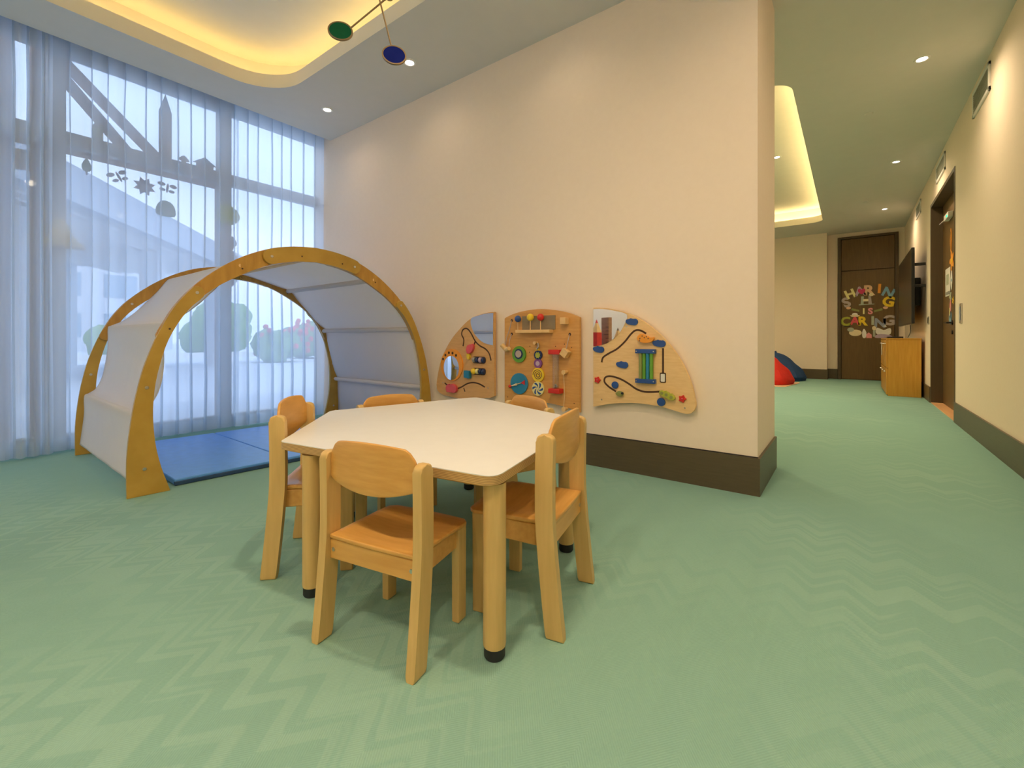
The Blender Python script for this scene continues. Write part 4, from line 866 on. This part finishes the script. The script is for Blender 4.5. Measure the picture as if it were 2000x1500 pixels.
# ------------------------------------------------------------------ cutouts on the window glass
XG = XW + 0.003
def wcut(y, z, parts, nm, label):
    t = thing(nm, label, 'window cutout', (XG, y, z))
    for k, (pn, pts, m_) in enumerate(parts):
        a = MB(); a.prism(pts, lambda u, v, w: (w, u, v), .0005 + .003 * k, .0035 + .003 * k); a.build(pn, m_, t)
    return t
def butterfly(y, z, r_, label):
    R_ = lambda pts: [(p[0] * math.cos(r_) - p[1] * math.sin(r_), p[0] * math.sin(r_) + p[1] * math.cos(r_)) for p in pts]
    wcut(y, z, [('wing', R_(E_(-.045, .030, .030, .018, 12)), 'brown'), ('wing', R_(E_(.045, .030, .030, .018, 12)), 'brown'), ('wing', R_(E_(-.035, -.022, .024, .014, 12)), 'brown'), ('wing', R_(E_(.035, -.022, .024, .014, 12)), 'brown'), ('body', R_(E_(0, 0, .010, .045, 10)), 'brown')], 'paper_butterfly', label)
butterfly(1.065, 2.301, .5, 'left paper butterfly on the upper window'); butterfly(1.413, 2.296, -.1, 'right paper butterfly on the upper window')
fl8 = [((.085 if k % 2 else .052) * math.cos(k * PI / 8), (.085 if k % 2 else .052) * math.sin(k * PI / 8)) for k in range(16)]
wcut(1.246, 2.27, [('petals', fl8, 'brown'), ('centre', circ(0, 0, .03, 14), 'taupe')], 'paper_flower', 'paper flower between the two butterflies on the window')
wcut(1.409, 2.10, [('body', fl5(.0001) and crom([(-.07, -.06), (-.075, .02), (-.03, .075), (.03, .07), (.065, .02), (.06, -.06)], 4, True), 'olive'), ('face', circ(.01, -.01, .02, 10), 'taupe')], 'paper_hedgehog', 'round paper hedgehog below the right butterfly')
wcut(1.721, 2.575, [('wall', [(-.075, -.06), (.075, -.06), (.075, .04), (-.075, .04)], 'taupe'), ('house_roof', [(-.105, .035), (.105, .035), (0, .11)], 'greyblue')], 'paper_house', 'paper house standing on the window transom')
wcut(1.545, 2.575, [('stem', [(-.02, -.05), (.02, -.05), (.02, .03), (-.02, .03)], 'taupe'), ('cap', crom([(-.045, .02), (0, .07), (.045, .02)], 4, True), 'taupe')], 'paper_mushroom', 'small paper mushroom left of the transom house')
wcut(1.40, 2.80, [('shaft', [(-.05, -.22), (.05, -.22), (.05, .20), (-.05, .20)], 'taupe'), ('tip', [(-.05, .20), (.05, .20), (0, .37)], 'greyblue')], 'paper_pencil', 'tall paper pencil standing upright on the upper window')
wcut(.93, 2.66, [('shaft', [(-.035, -.08), (.035, -.08), (.035, .03), (-.035, .03)], 'sage'), ('tip', [(-.035, .03), (.035, .03), (0, .09)], 'taupe')], 'paper_pencil', 'short paper pencil on the window transom near the left braces')
wcut(.86, 2.34 , [('tree', crom([(-.02, -.045), (.02, -.045), (.03, 0), (0, .06), (-.03, 0)], 3, True), 'olive'), ('trunk', [(-.006, -.08), (.006, -.08), (.006, -.04), (-.006, -.04)], 'brown')], 'paper_tree', 'small dark paper tree left of the butterflies')
wcut(.695, 1.72, [('skirt', crom([(-.10, -.09), (.14, -.09), (.08, 0), (.03, .12), (-.03, .12), (-.06, 0)], 3, True), 'cream'), ('hem', [(-.10, -.10), (.15, -.10), (.15, -.08), (-.10, -.08)], 'taupe')], 'paper_bell', 'pink paper bell on the left window mullion').location.x = XW + .052
wcut(1.90, 2.13, [('crown', crom([(-.09, -.03), (-.07, .08), (0, .12), (.09, .08), (.12, .0), (.06, -.07), (-.04, -.08)], 4, True), 'lime'), ('trunk', [(-.03, -.75), (.03, -.75), (.02, -.05), (-.02, -.05)], 'taupe'), ('ivy', crom([(.03, -.70), (.10, -.62), (.05, -.52), (.11, -.42), (.05, -.34), (.09, -.26), (.03, -.2), (.0, -.45)], 4, True), 'taupe')], 'paper_tree', 'tall green paper tree on the right window mullion').location.x = XW + .052

# giant pencils and ruler standing near the window, seen in the right panel's mirror
def pencil(x, y, r, h, m_, label):
    t = thing('giant_pencil', label, 'decoration', (x, y, 0), 0, 'giant pencils beside the viewer')
    a = MB(); a.lathe([(0, 0), (r, 0), (r, h), (0, h)], n=6); a.build('barrel', m_, t)
    a = MB(); a.lathe([(r, 0), (r * .3, r * 1.7)], (0, 0, h), 6); a.build('wood_cone', 'palewood', t)
    a = MB(); a.lathe([(r * .3, 0), (0.001, r * .7)], (0, 0, h + r * 1.7), 6); a.build('lead', m_, t)
pencil(-2.951, -.30, .080, .98, 'red', 'giant red pencil seen in the mirror of the right panel')
pencil(-2.78, -.66, .065, .90, 'brown', 'shorter giant brown pencil seen in the mirror of the right panel')
t = thing('giant_ruler', 'tall brown wooden ruler seen in the mirror of the right panel', 'decoration', (-2.865, -.45, 0), .45)
a = MB(); a.box(-.085, .085, -.03, .03, 0, 1.20, .004); a.build('board', 'timber', t)
for k in range(18): a = MB(); a.box(.02 if k % 5 else -.02, .083, .0301, .032, .12 + k * .055, .126 + k * .055); a.build('tick_mark', 'rubber', t)

# ------------------------------------------------------------------ outside the window
g = MB(); g.box(-90, XW - .05, -60, 60, -.2, -.02); o = struct('terrace', g, 'paving')
# timber frame just outside the glass
t = thing('timber_frame', 'brown timber posts and diagonal braces just outside the glass', 'timber frame', (-5.6, .7, -.02))
def beam(p, q, w, nm='brace'):
    p, q = Vector(p), Vector(q); L = (q - p).length; a = MB(); tt = bmesh.new(); bmesh.ops.create_cube(tt, size=1)
    d = (q - p).normalized(); m = Matrix.Translation((p + q) / 2) @ d.to_track_quat('Z', 'X').to_matrix().to_4x4() @ Matrix.Diagonal((w, w, L, 1)); a.add(tt, m); a.build(nm, 'timber', t, True)
beam((-5.62, .66, -.02), (-5.62, .66, 3.5), .13, 'post'); beam((-5.62, 2.06, -.02), (-5.62, 2.06, 2.75), .10, 'post')
beam((-5.62, .45, -.02), (-5.62, .45, 3.4), .09, 'post')
beam((-5.55, .62, 3.50), (-5.55, 1.50, 2.66), .075); beam((-5.50, .62, 3.36), (-5.50, 1.24, 2.64), .075)
beam((-5.62, -3.2, 2.62), (-5.62, 2.06, 2.62), .11, 'beam'); beam((-5.62, -3.2, 2.2), (-5.62, .66, 2.42), .14, 'beam')
beam((-5.62, -1.0, -.02), (-5.62, -1.0, 3.4), .10, 'post')
# pavilion with louvred eaves
t = thing('garden_pavilion', 'grey flat-roofed pavilion with louvred eaves seen through the curtain', 'pavilion', (-10.2, 2.17, -.02), math.atan2(.64, -.81))
# local x runs along the eave away from the viewer, local y to the left (sky side is -y)
a = MB(); a.box(-5, 9, 0.0, .18, 2.95, 3.50); a.build('fascia', 'roofgrey', t)
a = MB(); a.box(-5, 9, .18, 6, 3.35, 3.50); a.build('roof', 'roofgrey', t)
for k in range(14): a = MB(); a.box(-5, 9, .5 + k * .30, .58 + k * .30, 3.12, 3.22); a.build('louvre', 'louvre', t)
for k in range(4): a = MB(); a.box(-4 + k * 4, -3.6 + k * 4, 1.2, 1.6, 0, 3.12); a.build('column', 'louvre', t)
a = MB(); a.box(-2, 9, 5.7, 6.0, 0, 3.35); a.build('rear_wall', 'roofgrey', t)
for k in range(4): a = MB(); a.box(-1.6 + k * 2.4, -.2 + k * 2.4, 5.67, 5.7, .8, 2.4); a.build('window', 'towerglass', t)
# kerb, hedges, flowering shrubs
g = MB(); g.box(-24.2, -24.0, -30, 40, -.02, .22); o = g.build('kerb', 'white'); tag(o, 'long white kerb beyond the terrace outside', 'kerb')
def shrub(x, y, r, h, m_, label, nm='shrub', grp='shrubs beyond the terrace', flowers=False):
    t = thing(nm, label, 'shrub', (x, y, -.02), 0, grp); a = MB(); rnd = random.Random(int(x * 31 + y * 7))
    for k in range(9):
        tt = bmesh.new(); rr0 = r * rnd.uniform(.4, .62); bmesh.ops.create_icosphere(tt, subdivisions=3, radius=rr0)
        for v in tt.verts: v.co *= 1 + .22 * noise.noise(v.co * 4 / r + Vector((k, x, y)))
        a.add(tt, Matrix.Translation((rnd.uniform(-.6, .6) * r, rnd.uniform(-.6, .6) * r, rr0 * .8 + rnd.uniform(0, max(.05, h - rr0 * 1.8)))))
    a.build('foliage', m_, t)
    a = MB(); a.tube([(0, 0, 0), (0, 0, h * .6)], .08, 8); a.build('stem', 'timber', t)
    if flowers:
        a = MB()
        for k in range(60):
            th = rnd.uniform(0, 2 * PI); q = rnd.uniform(.4, 1.0) * r; a.sphere((q * math.cos(th), q * math.sin(th), rnd.uniform(.25, 1) * h), .11, u=6, v=4)
        o = a.build('blossom', 'red', t); o['kind'] = 'stuff'
for i, (x, y, r, h, fl) in enumerate(((-27, 1.5, 1.5, 1.7, 0), (-27.5, -3.4, 1.6, 1.9, 0), (-27, 5.9, 1.4, 1.6, 0), (-17.5, 8.6, 1.0, 1.35, 1), (-19.5, 11.2, 1.2, 1.7, 1), (-21.5, 14.6, 1.5, 2.9, 0), (-27.4, 10.2, 1.9, 3.2, 0), (-20.5, 19, 1.6, 2.8, 0), (-16, 12.3, .9, 1.2, 1))):
    shrub(x, y, r, h, 'leaf', ['green hedge shrub left of the pavilion columns', 'green hedge shrub at the far left outside', 'green hedge shrub beyond the pavilion', 'low red-flowering shrub seen through the play tunnel', 'larger red-flowering shrub further right in the tunnel opening', 'green bushy shrub behind the flowering ones', 'tall green shrub between hedge and flowers', 'green shrub furthest right outside', 'small red-flowering shrub nearest the window corner'][i], flowers=bool(fl))
# distant tower
t = thing('tower_block', 'pale distant tower block seen at the far left through the curtain', 'building', (-62, 2, -.02))
a = MB(); a.box(-5, 5, -5.5, 3.2, 0, 20); a.build('facade', 'tower', t)
for r_ in range(9):
    for c_ in range(5): a = MB(); a.box(5.0, 5.06, -5 + c_ * 1.6, -3.9 + c_ * 1.6, 1 + r_ * 2.0, 2.2 + r_ * 2.0); a.build('window', 'towerglass', t)

t = thing('low_rise_building', 'long pale low building beyond the hedges, seen through the curtain', 'building', (-46, -6, -.02))
a = MB(); a.box(-4, 4, -26, 18, 0, 6.2); a.build('facade', 'tower', t)
a = MB(); a.box(-4.3, 4.3, -26.3, 18.3, 6.2, 6.5); a.build('roof', 'roofgrey', t)
for r_ in range(2):
    for c_ in range(14): a = MB(); a.box(4.0, 4.05, -25 + c_ * 3.0, -23.2 + c_ * 3.0, 1.0 + r_ * 2.8, 2.6 + r_ * 2.8); a.build('window', 'towerglass', t)
